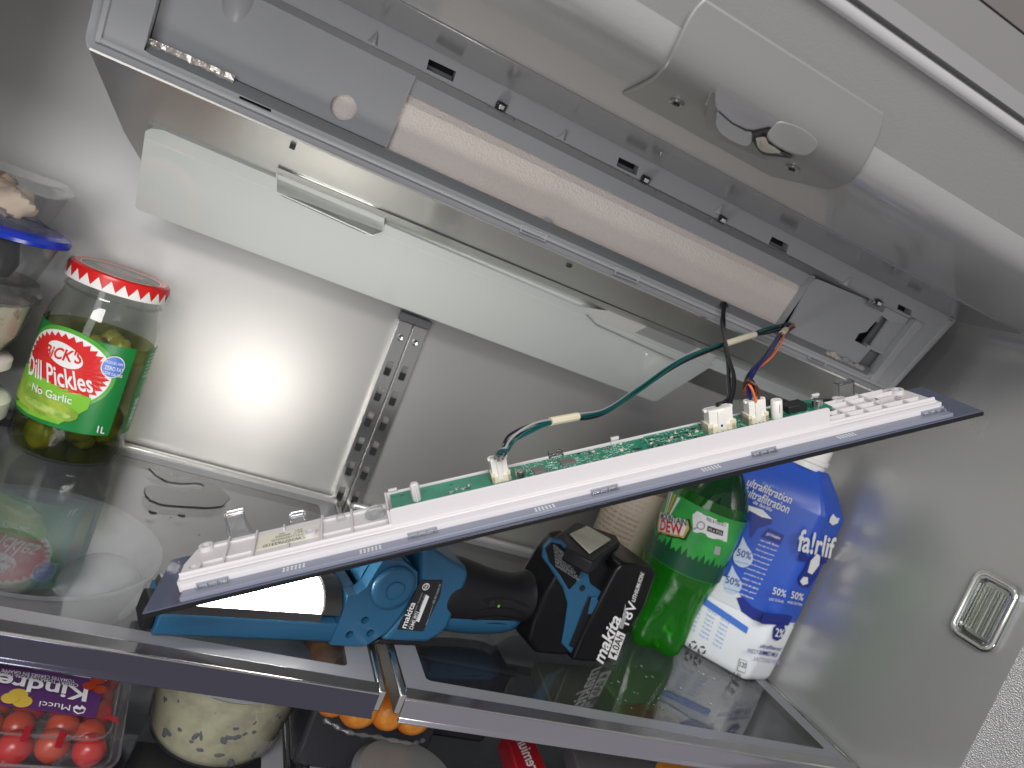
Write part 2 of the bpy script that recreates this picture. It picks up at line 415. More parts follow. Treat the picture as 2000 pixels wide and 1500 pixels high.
standard(.1828, 'right slotted steel shelf standard on the back wall, standing nearer the milk bottle')

# ================================================================== control housing under the ceiling
T0 = V((0, .53, .131)); B0 = V((0, .556, .046))
FH = Fr(B0, (1, 0, 0), T0 - B0)
hs = thing('control_housing', FH, 'open grey plastic control housing under the ceiling with foam and slots showing', 'housing')
def hq(pts, w=0): return [tuple(FH.px(x, y, w)) for x, y in pts]
outline = [(-.1265, .089), (-.1257, .001), (-.1235, -.0045), (-.119, -.006), (.567, -.0040), (.592, -.0035), (.598, .002), (.6075, .089)]
opening = [(-.0935, .0725), (-.0935, .0085), (-.088, .0075), (.560, .0072), (.5665, .012), (.5665, .0735)]
rimslots = [hq(l) for l in ([(838, 115), (891, 140), (885, 160), (833, 135)], [(1209, 307), (1249, 326), (1243, 343), (1204, 324)], [(1508, 462), (1542, 479), (1536, 495), (1501, 477)], [(1755, 594), (1782, 607), (1777, 622), (1750, 609)])]
lowslots = [hq(l) for l in ([(468, 187), (530, 214), (528, 222), (466, 195)],)]
MB().prism(outline, -.010, 0, [opening] + rimslots + lowslots).build('rim_frame', m_abs, hs, bevel=.0009)
# sloping step under the top rim, its shade put into the darker grey
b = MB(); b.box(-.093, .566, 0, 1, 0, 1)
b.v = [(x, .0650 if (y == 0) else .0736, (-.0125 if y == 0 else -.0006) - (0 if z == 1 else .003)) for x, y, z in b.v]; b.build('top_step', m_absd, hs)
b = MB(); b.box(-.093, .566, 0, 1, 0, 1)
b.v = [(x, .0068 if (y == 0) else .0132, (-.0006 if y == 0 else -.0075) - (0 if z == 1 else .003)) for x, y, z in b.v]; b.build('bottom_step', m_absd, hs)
# lip ridge along the bottom edge of the rim and a lower darker lip
b = MB(); b.tube([(-.117, .0030, .0), (.590, .0030, .0)], .0022, 10); b.build('lip_ridge', m_absl, hs)
b = MB(); b.box(-.112, .585, -.0075, -.0035, -.014, -.0035); b.build('lower_lip', m_absl, hs, bevel=.001)
# right and left inner ledges
MB().prism([(.5659, .004), (.5735, .004), (.5765, .0728), (.5659, .0728)], -.0078, .0015).build('inner_ledge', m_absl, hs, bevel=.0006)
MB().prism([(.5900, .0), (.5945, .0), (.603, .086), (.598, .086)], -.006, .0022).build('outer_ledge', m_absl, hs, bevel=.0006)
MB().prism([(-.1205, .001), (-.117, .001), (-.117, .088), (-.1205, .088)], -.006, .0018).build('outer_ledge', m_absl, hs, bevel=.0006)
# left closed panel with a round hole, a wide cut-out and a moulded cone
pan = [(-.093, .0725), (-.093, .0135), (.0675, .0135), (.0675, .0700), (.060, .0725)]
hole = circ(*FH.px(671, 210, -.0105), .0090, 28)
cut = [tuple(FH.px(x, y, -.0105)) for x, y in ((287, 72), (461, 150), (449, 172), (283, 103))]
MB().prism([(p[0], p[1]) for p in pan], -.0125, -.0105, [hole]).build('left_panel', m_abs, hs, bevel=.0004)
b = MB(); b.box(.0668, .0678, .0135, .0700, -.030, -.0100); b.build('panel_flange', m_absl, hs)
b = MB(); cx, cy0 = FH.px(458, 17, -.010)
b.lathe([(.0015, 0), (.004, -.001), (.0085, -.0035), (.0105, -.0075)], (0, 0, 0), 20, m=Matrix.Translation((cx, cy0 + .009, -.0055)) @ Matrix.Diagonal((1, 1.9, 1, 1))); b.build('moulded_cone', m_abs, hs)
# back tray behind the foam
b = MB(); b.box(-.118, .600, .004, .085, -.062, -.058); b.build('tray_back', m_absd, hs)
b = MB(); b.box(.067, .5665, .0535, .0655, -.0160, -.0130); b.build('upper_tray_band', m_abs, hs)
b = MB(); b.box(-.118, .600, .084, .087, -.058, -.012); b.box(-.118, .600, -.002, .0035, -.058, -.012); b.box(-.12, -.117, -.002, .087, -.058, -.012); b.box(.597, .600, -.002, .087, -.058, -.012); b.build('tray_side', m_abs, hs)
# foam
b = MB(); rnd = random.Random(3)
fo = [[(x, .0120, -.0140), (x, .0475 + rnd.uniform(-.0003, .0003), -.0140), (x, .0552, -.0175), (x, .0556, -.050), (x, .0120, -.050)] for x in [.0 + .45 * i / 30 for i in range(31)]]
b.loft([[V(p) for p in r] for r in fo]); b.smooth = False
foam = b.build('foam_insulation', m_foam, hs, flat=True)
b = MB()
for k in range(9):
    cx0 = .085 + k * .0417
    for j in range(6):
        x = cx0 + j * .0022; y = .0335 - k * .0006; h_ = .0036 + .001 * math.sin(j * 2 + k)
        b.box(x, x + .0004, y - h_, y + h_, -.0146, -.01375)
b.build('mould_tick', m_foam, foam)['kind'] = 'stuff'
b = MB(); b.box(-.093, -.036, .006, .022, -.030, -.024); b.build('foam_sliver', m_foam, hs)
m_torn = mat('torn_foam', (.62, .55, .50), .7, .1, bump=(300, 1), var=(60, (.35, .33, .33), .4, .6))
q4 = [tuple(FH.px(x, y, -.0072)) for x, y in ((286, 96), (449, 165), (452, 178), (284, 108))]
MB().prism(q4, -.0090, -.0072).build('cutout_shade_plate', m_absd, hs, bevel=.0003)  # flat plate, the shade of a recess is its darker colour
rf = random.Random(5); b = MB(); top, bot = [], []
for i in range(19):
    t = i / 18; a_ = FH.px(288 + 172 * t, 72 + 76 * t, -.0068); c_ = FH.px(286 + 168 * t, 92 + 74 * t + (8 if 6 < i < 11 else 0), -.0068)
    top.append((a_.x, a_.y, -.0066 + rf.uniform(-.0006, .0006))); bot.append((c_.x, c_.y, -.0062 + rf.uniform(-.0006, .0006)))
mid = [tuple((V(a_) + V(c_)) / 2 + V((0, 0, rf.uniform(.0002, .0014)))) for a_, c_ in zip(top, bot)]
b.add(top + mid + bot, [(i, i + 1, 20 + i, 19 + i) for i in range(18)] + [(19 + i, 20 + i, 39 + i, 38 + i) for i in range(18)]); b.build('foil_tape', mat('crumpled_foil', (.60, .55, .50), .28, .75, bump=(260, .8)), hs, flat=True)
b = MB(); b.box(.02, .05, .02, .045, -.030, -.024); b.build('foam_behind_hole', m_foam, hs)
# lower edge of the opening with notches (the black cable leaves through it)
notch = [(.067, .0135), (.199, .0130), (.2, .0158), (.205, .0158), (.2055, .0128), (.238, .0118), (.2395, .0098), (.262, .0095), (.2625, .0115), (.264, .0115), (.266, .0092), (.302, .0090), (.303, .0120), (.309, .0118), (.3105, .0088), (.39, .0085), (.455, .0085), (.455, .004), (.067, .004)]
MB().prism(notch, -.0105, -.0080).build('notched_edge', m_abs, hs, bevel=.0004)
for l in ([(1021, 441), (1065, 459), (1063, 469), (1019, 451)], [(1206, 524), (1246, 540), (1243, 550), (1203, 534)], [(1583, 695), (1612, 708), (1610, 713), (1581, 700)]):
    p = hq(l, .0016); cxx = sum(a for a, _ in p) / 4; cyy = sum(a for _, a in p) / 4
    big = [(cxx + (a - cxx) * 1.16, cyy + (c - cyy) * 1.5) for a, c in p]
    MB().prism(big, 0, .0022, [p]).build('lip_slot_frame', m_absl, hs)
    MB().prism(p, -.0005, .0004).build('lip_slot', m_absd, hs)
for p in rimslots + lowslots:
    cxx = sum(a for a, _ in p) / len(p); cyy = sum(a for _, a in p) / len(p)
    b = MB(); b.prism([(cxx + (a - cxx) * 1.15, cyy + (c - cyy) * 1.25) for a, c in p], -.0120, -.0105); b.build('slot_shade_plate', m_black, hs)  # black plate stands in for the shade inside the slot
    b = MB(); b.prism([(cxx + (a - cxx) * .97, cyy - .0022 + (c - cyy) * .35) for a, c in p], -.0098, -.006); b.build('slot_catch', m_absd, hs)
# right bracket box
brk = [(.4475, .0640), (.4480, .0560), (.4530, .0180), (.4565, .0125), (.4600, .0100), (.5480, .0075), (.5500, .0300), (.5655, .0320), (.5655, .0720), (.520, .0720), (.5170, .0690), (.4520, .0655)]
sa, sb, sc, sd_, se, sf = [tuple(FH.px(x, y, -.0065)) for x, y in ((1720, 617), (1737, 623), (1697, 680), (1669, 665), (1678, 651), (1692, 648))]
MB().prism(brk[:5] + [(sc[0], .0080), sc, sd_, se, sf, sa, (sa[0], .0720), (.5170, .0690), (.4520, .0655)], -.0085, -.0065).build('right_bracket', m_abs, hs)
MB().prism([(sc[0], .0080), (.5480, .0075), (.5500, .0300), (.5655, .0320), (.5655, .0720), (sa[0], .0720), sa, sb, sc], -.0085, -.0065).build('right_bracket', m_abs, hs)
b = MB(); b.box(.5440, .5680, .0300, .0325, -.0135, -.0060); b.build('bracket_ledge', m_absl, hs)
b = MB(); b.box(.4480, .5665, .0085, .0715, -.045, -.0085)
b.v = [(x, y, z) for x, y, z in b.v]
b = MB(); b.box(.4465, .4495, .012, .066, -.045, -.0085); b.build('bracket_side', m_abs, hs)
b = MB(); b.box(.515, .5438, .025, .068, -.022, -.020); b.build('bracket_shade_plate', m_black, hs)  # black plate in place of the shade behind the bracket slot
for k, (m_, dy) in enumerate(((m_worg, 0), (m_wblue, .003), (m_wteal, -.003))):
    MB().tube(smoothpath([(.512, .038 + dy, -.015), (.522, .041 + dy, -.013), (.532, .039 + dy * .5, -.014), (.545, .043, -.018)], 4), .0011, 6).build('inner_wire', m_, hs)
b = MB(); b.box(.5300, .5375, .046, .0485, -.016, -.013); b.build('white_tab', m_white, hs)
b = MB(); b.box(.5440, .5760, .0045, .0745, -.0150, -.0128); b.build('recess_floor', m_absd, hs)
b = MB(); b.prism([(.5480, .0600), (.5640, .0640), (.5640, .0705), (.5250, .0705), (.5230, .0640)], -.0064, -.0052); b.build('bracket_pad', m_absl, hs, bevel=.0005)
# torn foam at the bracket's lower edge
b = MB(); p0 = V(FH.px(1620, 690, -.004)); p1 = V(FH.px(1690, 724, -.004))
for i in range(10):
    t = i / 9; c = p0.lerp(p1, t); b.blob((c.x, c.y - .001 + .0012 * math.sin(i * 1.9), -.0045), .0040, .0022 + .0010 * math.sin(i) ** 2, .0018, wob=.15)
b.build('torn_foam', MATS['torn_foam'], hs)
# clear clips and raised hooks on the rim
for x, y in ((980, 209), (1262, 352), (1412, 430), (1716, 592)):
    u, v = FH.px(x, y, .002)
    b = MB(); b.box(u - .008, u + .010, v - .006, v + .0015, -.0030, -.0001); b.v = [(a + (.004 if c < v and a > u else 0), c, d) for a, c, d in b.v]; b.build('clip_seat', m_absd, hs, bevel=.001)
    cl = MB(); cl.box(u - .0045, u + .0035, v - .003, v + .003, .0, .003); co = cl.build('clear_clip', mat('clear_clip_plastic', (.95, .95, .97), .05, trans=1, ior=1.45), hs, bevel=.0008)
    b = MB(); b.box(u - .0025, u + .0015, v - .0015, v + .0015, .003, .0045); b.build('clip_tooth', m_silver, co, bevel=.0004)
for x, y in ((733, 74), (1102, 263), (1408, 408), (1658, 550)):
    u, v = FH.px(x, y, .002)
    b = MB(); b.loft([[V((u - .004 + .0, v - .0045, 0)), V((u + .0035, v - .0045, 0)), V((u + .0005, v + .005, 0))], [V((u - .001, v - .004, .0030)), V((u + .0012, v - .004, .0034)), V((u + .0004, v + .003, .0012))]]); b.smooth = False
    b.build('moulded_hook', m_absl, hs, bevel=.0006)

# ================================================================== stainless sheet under the housing, and the pale baffle
fc = Fr((0, .552, .0405), (1, 0, 0), (0, .222, -.062))
cov = thing('evaporator_cover', fc, 'brushed stainless cover sheet sloping back under the grey control housing', 'cover')
b = MB(); b.prism([(-.121, 0), (-.112, .14), (-.10, .228), (.60, .228), (.594, 0)], 0, .0015); b.build('sheet', m_cover, cov)
b = MB(); b.tube([(.006, .012, -.0010), (.010, .012, -.0010)], .002, 8); b.build('screw', m_chip, cov)
b = MB(); u, v = fc.px(1111, 520, -.001); b.lathe([(.0028, -.0006), (.0022, -.0014)], (u, v, 0), 14); b.build('screw', m_chip, cov)

FT = V((0, .640, .0144)); FB_ = V((0, .7215, -.0545))
fl = Fr(FB_, (1, 0, 0), FT - FB_)      # x right, y up the plate, z toward the viewer
H = (FT - FB_).length
bf = thing('light_baffle', fl, 'long pale greenish white baffle panel hanging beneath the grey housing', 'baffle panel')
hp = [tuple(fl.px(x, y, 0)) for x, y in ((541, 338), (550, 324), (752, 414), (748, 452), (728, 458), (541, 374))]
ridge = H * .84
MB().prism([(-.092, .004), (-.089, 0), (.458, 0), (.4615, .003), (.4615, H * .92), (-.080, H * 1.0), (-.088, H * .97), (-.092, H * .92)], -.003, 0, [hp]).build('plate', m_flap, bf)
b = MB(); hx0 = min(p[0] for p in hp) - .001; hx1 = max(p[0] for p in hp) + .001
b.add([(-.0915, ridge, .0002), (hx0, ridge, .0002), (hx0, H * 1.01, -.0035), (-.080, H * 1.01, -.0035), (-.0885, H * .97, -.0035)], [(0, 1, 2, 3, 4)])
b.add([(hx1, ridge, .0002), (.600, ridge, .0002), (.600, H * 1.01, -.0035), (hx1, H * 1.01, -.0035)], [(0, 1, 2, 3)])
b.build('upper_bevel', m_flapedge, bf)
n_ = len(hp)
b = MB(); b.prism(hp, -.013, -.012); b.build('handle_recess', mat('recess_grey', (.50, .53, .52), .25), bf)
vs = [(a, c, -.0125) for a, c in hp] + [(a, c, .0006) for a, c in hp]
b = MB(); b.add(vs, [(i, (i + 1) % n_, n_ + (i + 1) % n_, n_ + i) for i in range(n_)]); b.build('handle_wall', m_flapedge, bf)
b = MB(); b.tube([(a, c, .0008) for a, c in hp + hp[:2]], .0007, 8); b.build('handle_rim', m_whiteg, bf)
b = MB(); b.tube([(hp[5][0] + .004, hp[5][1] - .0022, .0003), (hp[4][0] - .006, hp[4][1] - .0022, .0003)], .0003, 6); b.build('handle_seam', m_absd, bf)
for (a, c, r) in (((548, 310), (1400, 663), .0017), ((545, 323), (1400, 678), .0021)):
    p = fl.px(*a, .008); q_ = fl.px(*c, .008); e_ = q_ + (q_ - p) * .30
    b = MB(); b.tube([(p.x, p.y, .008), (e_.x, e_.y, .008)], r, 12); b.build('lens_bar', mat('lens_bar_gloss', (.30, .32, .31), .06, .97), bf)
b = MB(); p = fl.px(548, 317, .008); b.box(p.x - .0010, p.x + .0015, p.y - .0045, p.y + .0045, .004, .0105); b.build('lens_end_cap', m_cp, bf, bevel=.0006)
for dx in (0, 16, 32, 48):
    p = fl.px(855 + dx, 402 + dx * .42, .008); p2 = fl.px(868 + dx, 436 + dx * .42, .008)
    b = MB(); b.tube([(p.x, p.y, .006), ((p.x + p2.x) / 2 + .002, (p.y + p2.y) / 2, .009), (p2.x, p2.y, .0085)], .0012, 8); b.build('lens_rib', mat('reflected_line_gloss', (.8, .8, .78), .12, .6), bf)  # curved rods built in place of reflected lines
# curved clear scoop on the right half
b = MB(); sc_ = [fl.px(x, y, .001) for x, y in ((1125, 598), (1160, 615), (1210, 640), (1330, 692), (1385, 712), (1400, 690), (1330, 655), (1200, 608))]
b.sheet([(p.x, p.y) for p in sc_], .0012); b.build('scoop', m_whiteg, bf)
b = MB(); sc_ = [fl.px(x, y, .001) for x, y in ((1240, 648), (1340, 690), (1365, 676), (1265, 636))]
b.sheet([(p.x, p.y) for p in sc_], .0020); b.build('scoop_window', m_cpf, bf)
b = MB(); sp = [fl.px(x, y, .001) for x, y in ((1145, 614), (1165, 634), (1240, 668), (1320, 704))]
b.tube([(p.x, p.y, .0012) for p in sp], .0004, 6); b.build('scoop_seam', m_absd, bf)

# ================================================================== moulded hinge cover plate on the ceiling lip
lipn = V((0, .322 - .344, .1795 - (CZ + .0095))).normalized()
fb = Fr((0, .344, CZ + .0095), (1, 0, 0), lipn)   # on the lip: x right, y up/out
cvp = thing('latch_cover', Fr((.22, .35, CZ), (1, 0, 0), (0, 1, 0)), 'grey moulded cover plate with a hooked catch, screwed to the ceiling lip', 'cover plate')
cL, cR = .1545, .2785
b = MB()
path = [(.418, CZ - .0022), (.385, CZ - .0030), (.362, CZ - .0026), (.346, CZ + .0050), (.3345, CZ + .0285)]
path = smoothpath([V((0, y, z)) for y, z in path], 5)
rings = []
NP = len(path)
for i, p in enumerate(path):
    t = i / (NP - 1); 
    xl = .1640 - .0155 * t + (.004 * max(0, (t - .88) * 8) ** 2); xr = (.2800 + .020 * min(1, t * 4)) if t < .25 else .3000 - (t - .25) * .030
    xr -= .004 * max(0, (t - .88) * 8) ** 2
    tg = (path[min(i + 1, NP - 1)] - path[max(i - 1, 0)]).normalized(); nrm = V((0, -tg.z, tg.y))
    if nrm.z > 0: nrm = -nrm
    rings.append([V((xl, p.y, p.z)), V((xr, p.y, p.z)), V((xr, p.y, p.z)) - nrm * .003, V((xl, p.y, p.z)) - nrm * .003])
b.loft(rings); b.build('cover_shell', m_bevel if False else mat('smooth_grey_cover', (.285, .28, .27), .38, .25, bump=(300, .08)), cvp, frame=WORLD, bevel=.0012, seg=3)
for x, y in ((1322, 199), (1548, 327)):
    p = onz(x, y, CZ - .0035)
    b = MB(); b.lathe([(.0042, 0), (.0042, -.0010), (.0030, -.0014), (.0012, -.0006)], p, 18); s_ = b.build('screw', m_steel, cvp, frame=WORLD)
    b = MB(); b.box(p.x - .002, p.x + .002, p.y - .0005, p.y + .0005, p.z - .0018, p.z - .0008); b.box(p.x - .0005, p.x + .0005, p.y - .002, p.y + .002, p.z - .0017, p.z - .0009); b.build('screw_slot', m_chip, s_, frame=WORLD)
# hooked catch: a rounded collar, its recess shade painted as dark patches on the plate
def cov(x, y, off=0.0):
    p = onz(x, y, CZ - .0030 - off)
    a, c = V((0, .3600, CZ - .0022)), V((0, .3335, CZ + .0265)); t = (c - a).normalized(); nr = V((0, -t.z, t.y))
    if nr.z > 0: nr = -nr
    if p.y >= .360: return p
    r_ = ray(x, y); p0 = a + nr * off; return r_ * (p0.dot(nr) / r_.dot(nr))
def cpatch(name, pix, o0, o1, m, bev=.0006, par=None):
    if name != 'catch_gap_shade': pix = [(p.x, p.y) for p in smoothpath([V((x, y, 0)) for x, y in list(pix) + [pix[0]]], 3)[:-1]]
    A = [cov(x, y, o0) for x, y in pix]; B_ = [cov(x, y, o1) for x, y in pix]; n_ = len(pix); b = MB()
    b.add([tuple(p) for p in A] + [tuple(p) for p in B_], [tuple(range(n_)), tuple(range(2 * n_ - 1, n_ - 1, -1))] + [(i, (i + 1) % n_, n_ + (i + 1) % n_, n_ + i) for i in range(n_)])
    return b.build(name, m, par or cvp, frame=WORLD, bevel=bev, seg=3)
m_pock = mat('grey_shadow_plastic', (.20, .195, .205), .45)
cpatch('catch_collar', [(1396, 168), (1383, 192), (1374, 223), (1380, 250), (1408, 277), (1450, 297), (1486, 311), (1525, 315), (1545, 310), (1520, 296), (1506, 268), (1500, 250), (1512, 238)], -.001, .0040, mat('smooth_grey_cover'), .0014)
cpatch('catch_inner', [(1403, 214), (1398, 240), (1412, 264), (1450, 284), (1466, 280), (1468, 258), (1456, 254), (1429, 240)], .0030, .0046, m_absl, .0006)
cpatch('catch_pocket_shade', [(1399, 166), (1517, 237), (1503, 249), (1470, 257), (1456, 255), (1429, 241), (1403, 218), (1396, 197)], .0030, .0052, m_pock, .0004)
cpatch('catch_gap_shade', [(1403, 219), (1429, 242), (1456, 256), (1472, 258), (1504, 250), (1503, 247), (1471, 254), (1457, 252), (1430, 239), (1404, 216)], .0046, .0055, m_black, 0)
cpatch('catch_well_shade', [(1470, 259), (1472, 280), (1490, 302), (1520, 306), (1547, 309), (1534, 299), (1512, 292), (1500, 276), (1504, 252)], .0040, .0050, mat('well_shade', (.06, .058, .06), .5), .0004)
cpatch('catch_bolt', [(1476, 270), (1482, 290), (1500, 299), (1524, 298), (1516, 290), (1500, 280), (1494, 268)], .0048, .0062, mat('bolt_beige', (.42, .38, .33), .4), .0010)
cpatch('catch_tip', [(1506, 250), (1498, 262), (1502, 276), (1534, 296), (1575, 305), (1600, 280), (1570, 250), (1525, 236)], .0010, .0056, mat('smooth_grey_cover'), .0012)

# ================================================================== lamp on the right wall
fw = Fr((WX, .4025, -.0975), (0, -1, 0), (0, 0, 1))  # x toward the front, y up, z = (-y)×z = -x : into the room
lampc = V((0, 0, 0))
wl = thing('wall_lamp', fw, 'small clear rectangular lamp with ribbed lens set in the right wall', 'lamp')
def rr(x0, x1, y0, y1, r): return rrect(x0, x1, y0, y1, r, 6)
MB().prism(rr(-.0205, .0205, -.0305, .0305, .010), 0, .0045, [rr(-.0150, .0150, -.0250, .0250, .007)]).build('bezel', mat('lamp_bezel', (.62, .64, .64), .06, .95), wl, bevel=.0018, seg=3)
b = MB(); pr = rr(-.0178, .0178, -.0278, .0278, .0085); n_ = len(pr)
b.tube([(x, y, .0048) for x, y in pr + [pr[0], pr[1]]], .0013, 10); b.build('bezel_ring', mat('lamp_ring', (.80, .80, .74), .1, .7), wl)
b = MB(); pr = rr(-.0145, .0145, -.0240, .0240, .006); b.tube([(x, y, .0045) for x, y in pr + [pr[0], pr[1]]], .0008, 8); b.build('bezel_ring', m_chrome, wl)
b = MB(); b.box(-.0150, .0150, -.0245, .0245, .0004, .0010); b.build('reflector', mat('lamp_reflector', (.75, .74, .72), .12, 1.0), wl)
for i in range(9):
    x = -.0115 + i * .0030
    b = MB(); b.tube([(x, -.0200, .0022), (x, .0195, .0022)], .0011 if i > 2 else .0006, 8); b.build('lens_rib', m_clip if i % 2 else mat('lamp_rib_pale', (.92, .90, .82), .08, .8), wl)
MB().prism(rr(-.0145, .0145, -.0245, .0245, .006), .0036, .0044).build('lens', m_cg, wl)

# ================================================================== glass shelves
def shelf(name, label, xa, xb, z, yf, yb, brd=.020, trimh=.018, m_face=None, backtrim=True, endr=True):
    fr = Fr((xa, yf, z), (1, 0, 0), (0, 1, 0)); W = xb - xa; D = yb - yf
    t = thing(name, fr, label, 'shelf', 'glass shelves')
    b = MB(); b.box(0, W, .004, D, -.004, 0); b.build('glass', m_glass, t)
    inn = rrect(brd, W - brd, brd + .004, D - brd, .004, 4)
    MB().sheet(rect(.002, W - .002, .005, D - .001), .0002, [inn]).build('painted_border', m_gpaint, t)
    b = MB(); b.prism([(0, -.0035), (0, -.0008), (.0075, .0026), (.0085, .0004)], 0, W, fn=lambda a, c, zz: (zz, a, c)); b.build('front_edge', m_chrome, t, bevel=.0004)
    b = MB(); b.tube([(0, -.0006, -.0006), (W, -.0006, -.0006)], .0009, 10); b.build('front_bead', m_steel, t)
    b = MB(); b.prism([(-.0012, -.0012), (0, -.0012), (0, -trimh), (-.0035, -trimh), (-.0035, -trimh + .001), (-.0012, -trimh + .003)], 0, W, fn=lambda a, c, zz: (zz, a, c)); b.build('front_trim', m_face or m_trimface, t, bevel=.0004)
    for s_, xx in ((0, -.0045), (1, W - .0005)):
        b = MB(); b.prism([(0, .0012), (.005, .0012), (.005, -.014), (0, -.014)], .0, D, fn=lambda a, c, zz, xx=xx: (xx + a, zz, c)); b.build('side_rail', m_steel, t, bevel=.0010)
    if backtrim:
        b = MB(); b.box(-.001, W + .001, D - .003, D + .005, -.008, .005); b.build('back_trim', mat('pale_trim', (.62, .62, .60), .22, .6), t, bevel=.0018)
    return t
m_navy_refl = mat('trim_face_navy_reflection', (.15, .15, .20), .14, 1.0)  # left trim: a navy reflection is put into the metal colour
shelf('glass_shelf', 'left glass shelf with grey border carrying the pickle jar', LX + .004, .1715, SH, .437, .767, m_face=m_navy_refl)
shelf('glass_shelf', 'right glass shelf with grey border carrying the milk and soda bottles', .1905, WX - .004, SH, .437, .767)
shelf('glass_shelf', 'lower left glass shelf under the salad tub and tomatoes', LX + .004, .160, -.425, .46, .767, backtrim=False)
shelf('glass_shelf', 'lower right glass shelf under the carrots and round lid', .178, WX - .004, -.425, .46, .767, backtrim=False)

# spilled liquid and drops on the left shelf
b = MB(); sp = [(290, 915), (330, 922), (345, 935), (400, 938), (440, 965), (448, 975), (430, 990), (380, 992), (310, 985), (285, 970), (282, 955), (300, 950), (350, 958), (395, 955), (385, 945), (340, 945), (305, 930)]
pp = smoothpath([V((p.x, p.y, 0)) for p in [onz(x, y, SH) for x, y in sp + sp[:1]]], 4)[:-1]
rs = random.Random(14); pp = [p + V((rs.uniform(-.0009, .0009), rs.uniform(-.0009, .0009), 0)) for p in pp]
m_spill = clear('spilled_liquid', (.32, .32, .36), .02, body=(.02, .02, .025), amount=.35, f0=.06)
b.prism([(p.x, p.y) for p in pp], SH + .0003, SH + .0011)
tag(b.build('spill', m_spill, None, bevel=.0004), 'dark spilled liquid puddle on the left glass shelf behind the jar', 'spill')
for i, (x, y, r) in enumerate(((300, 1002), (352, 1008), (333, 1010), (462, 1008), (388, 1045), (468, 1018)) and ((298, 1001, .0035), (355, 1007, .0032), (333, 1011, .0010), (475, 1006, .0022), (389, 1045, .0010))):
    p = onz(x, y, SH); b = MB(); b.lathe([(r, 0.0003), (r * .85, r * .25), (r * .4, r * .38)], p, 14)
    tag(b.build('liquid_drop', m_spill, None), ('large round liquid drop on the left shelf just in front of the spill', 'oval liquid drop on the left shelf right of the largest drop', 'tiny liquid drop between two bigger drops on the left shelf', 'liquid drop on the left shelf nearest the shelf standards', 'tiny liquid drop on the left shelf by the clear panel clip')[i], 'liquid drop', 'drops on the left shelf')
rd = random.Random(8); b = MB()
for i in range(34):
    p = onz(rd.uniform(1190, 1400), rd.uniform(1300, 1430), SH)
    if p.y < .465: continue
    r = rd.uniform(.0006, .0014); b.lathe([(r, 0.0002), (r * .85, r * .4), (r * .4, r * .65)], p, 8)
o = b.build('condensation_drops', mat('water_drop', (.9, .92, .9), .05, trans=1, ior=1.33), None); o['kind'] = 'stuff'; o['label'] = 'tiny water drops scattered on the right shelf before the bottles'

# ================================================================== the control panel hanging across the opening
PA = V((0.01212339, 0.39875903, -0.23288132)); PB = V((0.46207518, 0.3533265, 0.04348668))
G = Fr(PA, PB - PA, (0.0718, 0.9963, 0.0469))
cp_ = thing('circuit_panel', G, 'long white control panel with green circuit board, hanging tilted face down by its wires', 'circuit panel')
def gp(x, y, n=0): p = G.px(x, y, n); return (p.x, p.y)
glass = [(0, 0), (.530, 0), (.5335, .0595), (.0040, .0590)]
MB().prism(glass, -.0032, -.0004).build('glass_face', m_blackedge, cp_, bevel=.0003)
MB().prism([(x + (.0006 if x < .2 else -.0006), y + .0006 * (1 if y < .02 else -1)) for x, y in glass], -.0004, .0002).build('glass_back', m_darkglass, cp_)
# light grey-blue carrier strip along the front edge, with little dot grids
MB().prism([(.020, .0016), (.508, .0016), (.508, .0110), (.020, .0110)], .0002, .0030).build('carrier_strip', mat('blue_grey_carrier', (.21, .225, .29), .28), cp_, bevel=.0005)
b = MB()
for gx in (.075, .118, .222, .33, .425):
    for i in range(6):
        for j in range(3):
            x = gx + i * .0022; y = .0035 + j * .0017; b.box(x, x + .0011, y, y + .0006, .0030, .00315)
b.build('dot_grid', m_print, cp_)['kind'] = 'stuff'
# white frame: profile swept along the length
prof = [(.0098, .0022), (.0098, .0060), (.0108, .0078), (.0118, .0080), (.0122, .0092), (.0138, .0098), (.0142, .0112), (.0152, .0114), (.0152, .0020)]
b = MB(); b.prism(prof, .0195, .5045, fn=lambda a, c, zz: (zz, a, c)); b.build('front_moulding', m_white, cp_, bevel=.0004)
b = MB(); b.prism([(.0188, .0100), (.506, .0100), (.506, .0150), (.5040, .046), (.498, .0505), (.455, .0505), (.030, .0505), (.0235, .046), (.0190, .030)], .0022, .0085, [[(.4745, .030), (.4740, .041), (.4800, .041), (.4790, .036), (.4925, .0365), (.4930, .030)]]); b.build('frame_plate', m_white, cp_, bevel=.0010)
# tall wall beside the board, slightly tapered ends
wallp = [(.1385, .0085), (.1385, .0185), (.1390, .0200), (.1405, .0205), (.285, .0208), (.4235, .0212), (.4250, .0205), (.4255, .0190), (.4255, .0085)]
b = MB(); b.prism(wallp, .0138, .0152, fn=lambda a, c, zz: (a, zz, c)); b.build('tall_wall', m_white, cp_, bevel=.0003)
b = MB(); b.box(.1385, .4255, .0510, .0522, .004, .0150); b.build('rear_wall', m_white, cp_, bevel=.0003)
b = MB(); b.prism([(.0150, .009), (.0150, .0200), (.022, .0150), (.040, .0145), (.0505, .0160), (.0505, .009)], .1372, .1386, fn=lambda a, c, zz: (zz, a, c)); b.build('end_wall', m_white, cp_, bevel=.0003)
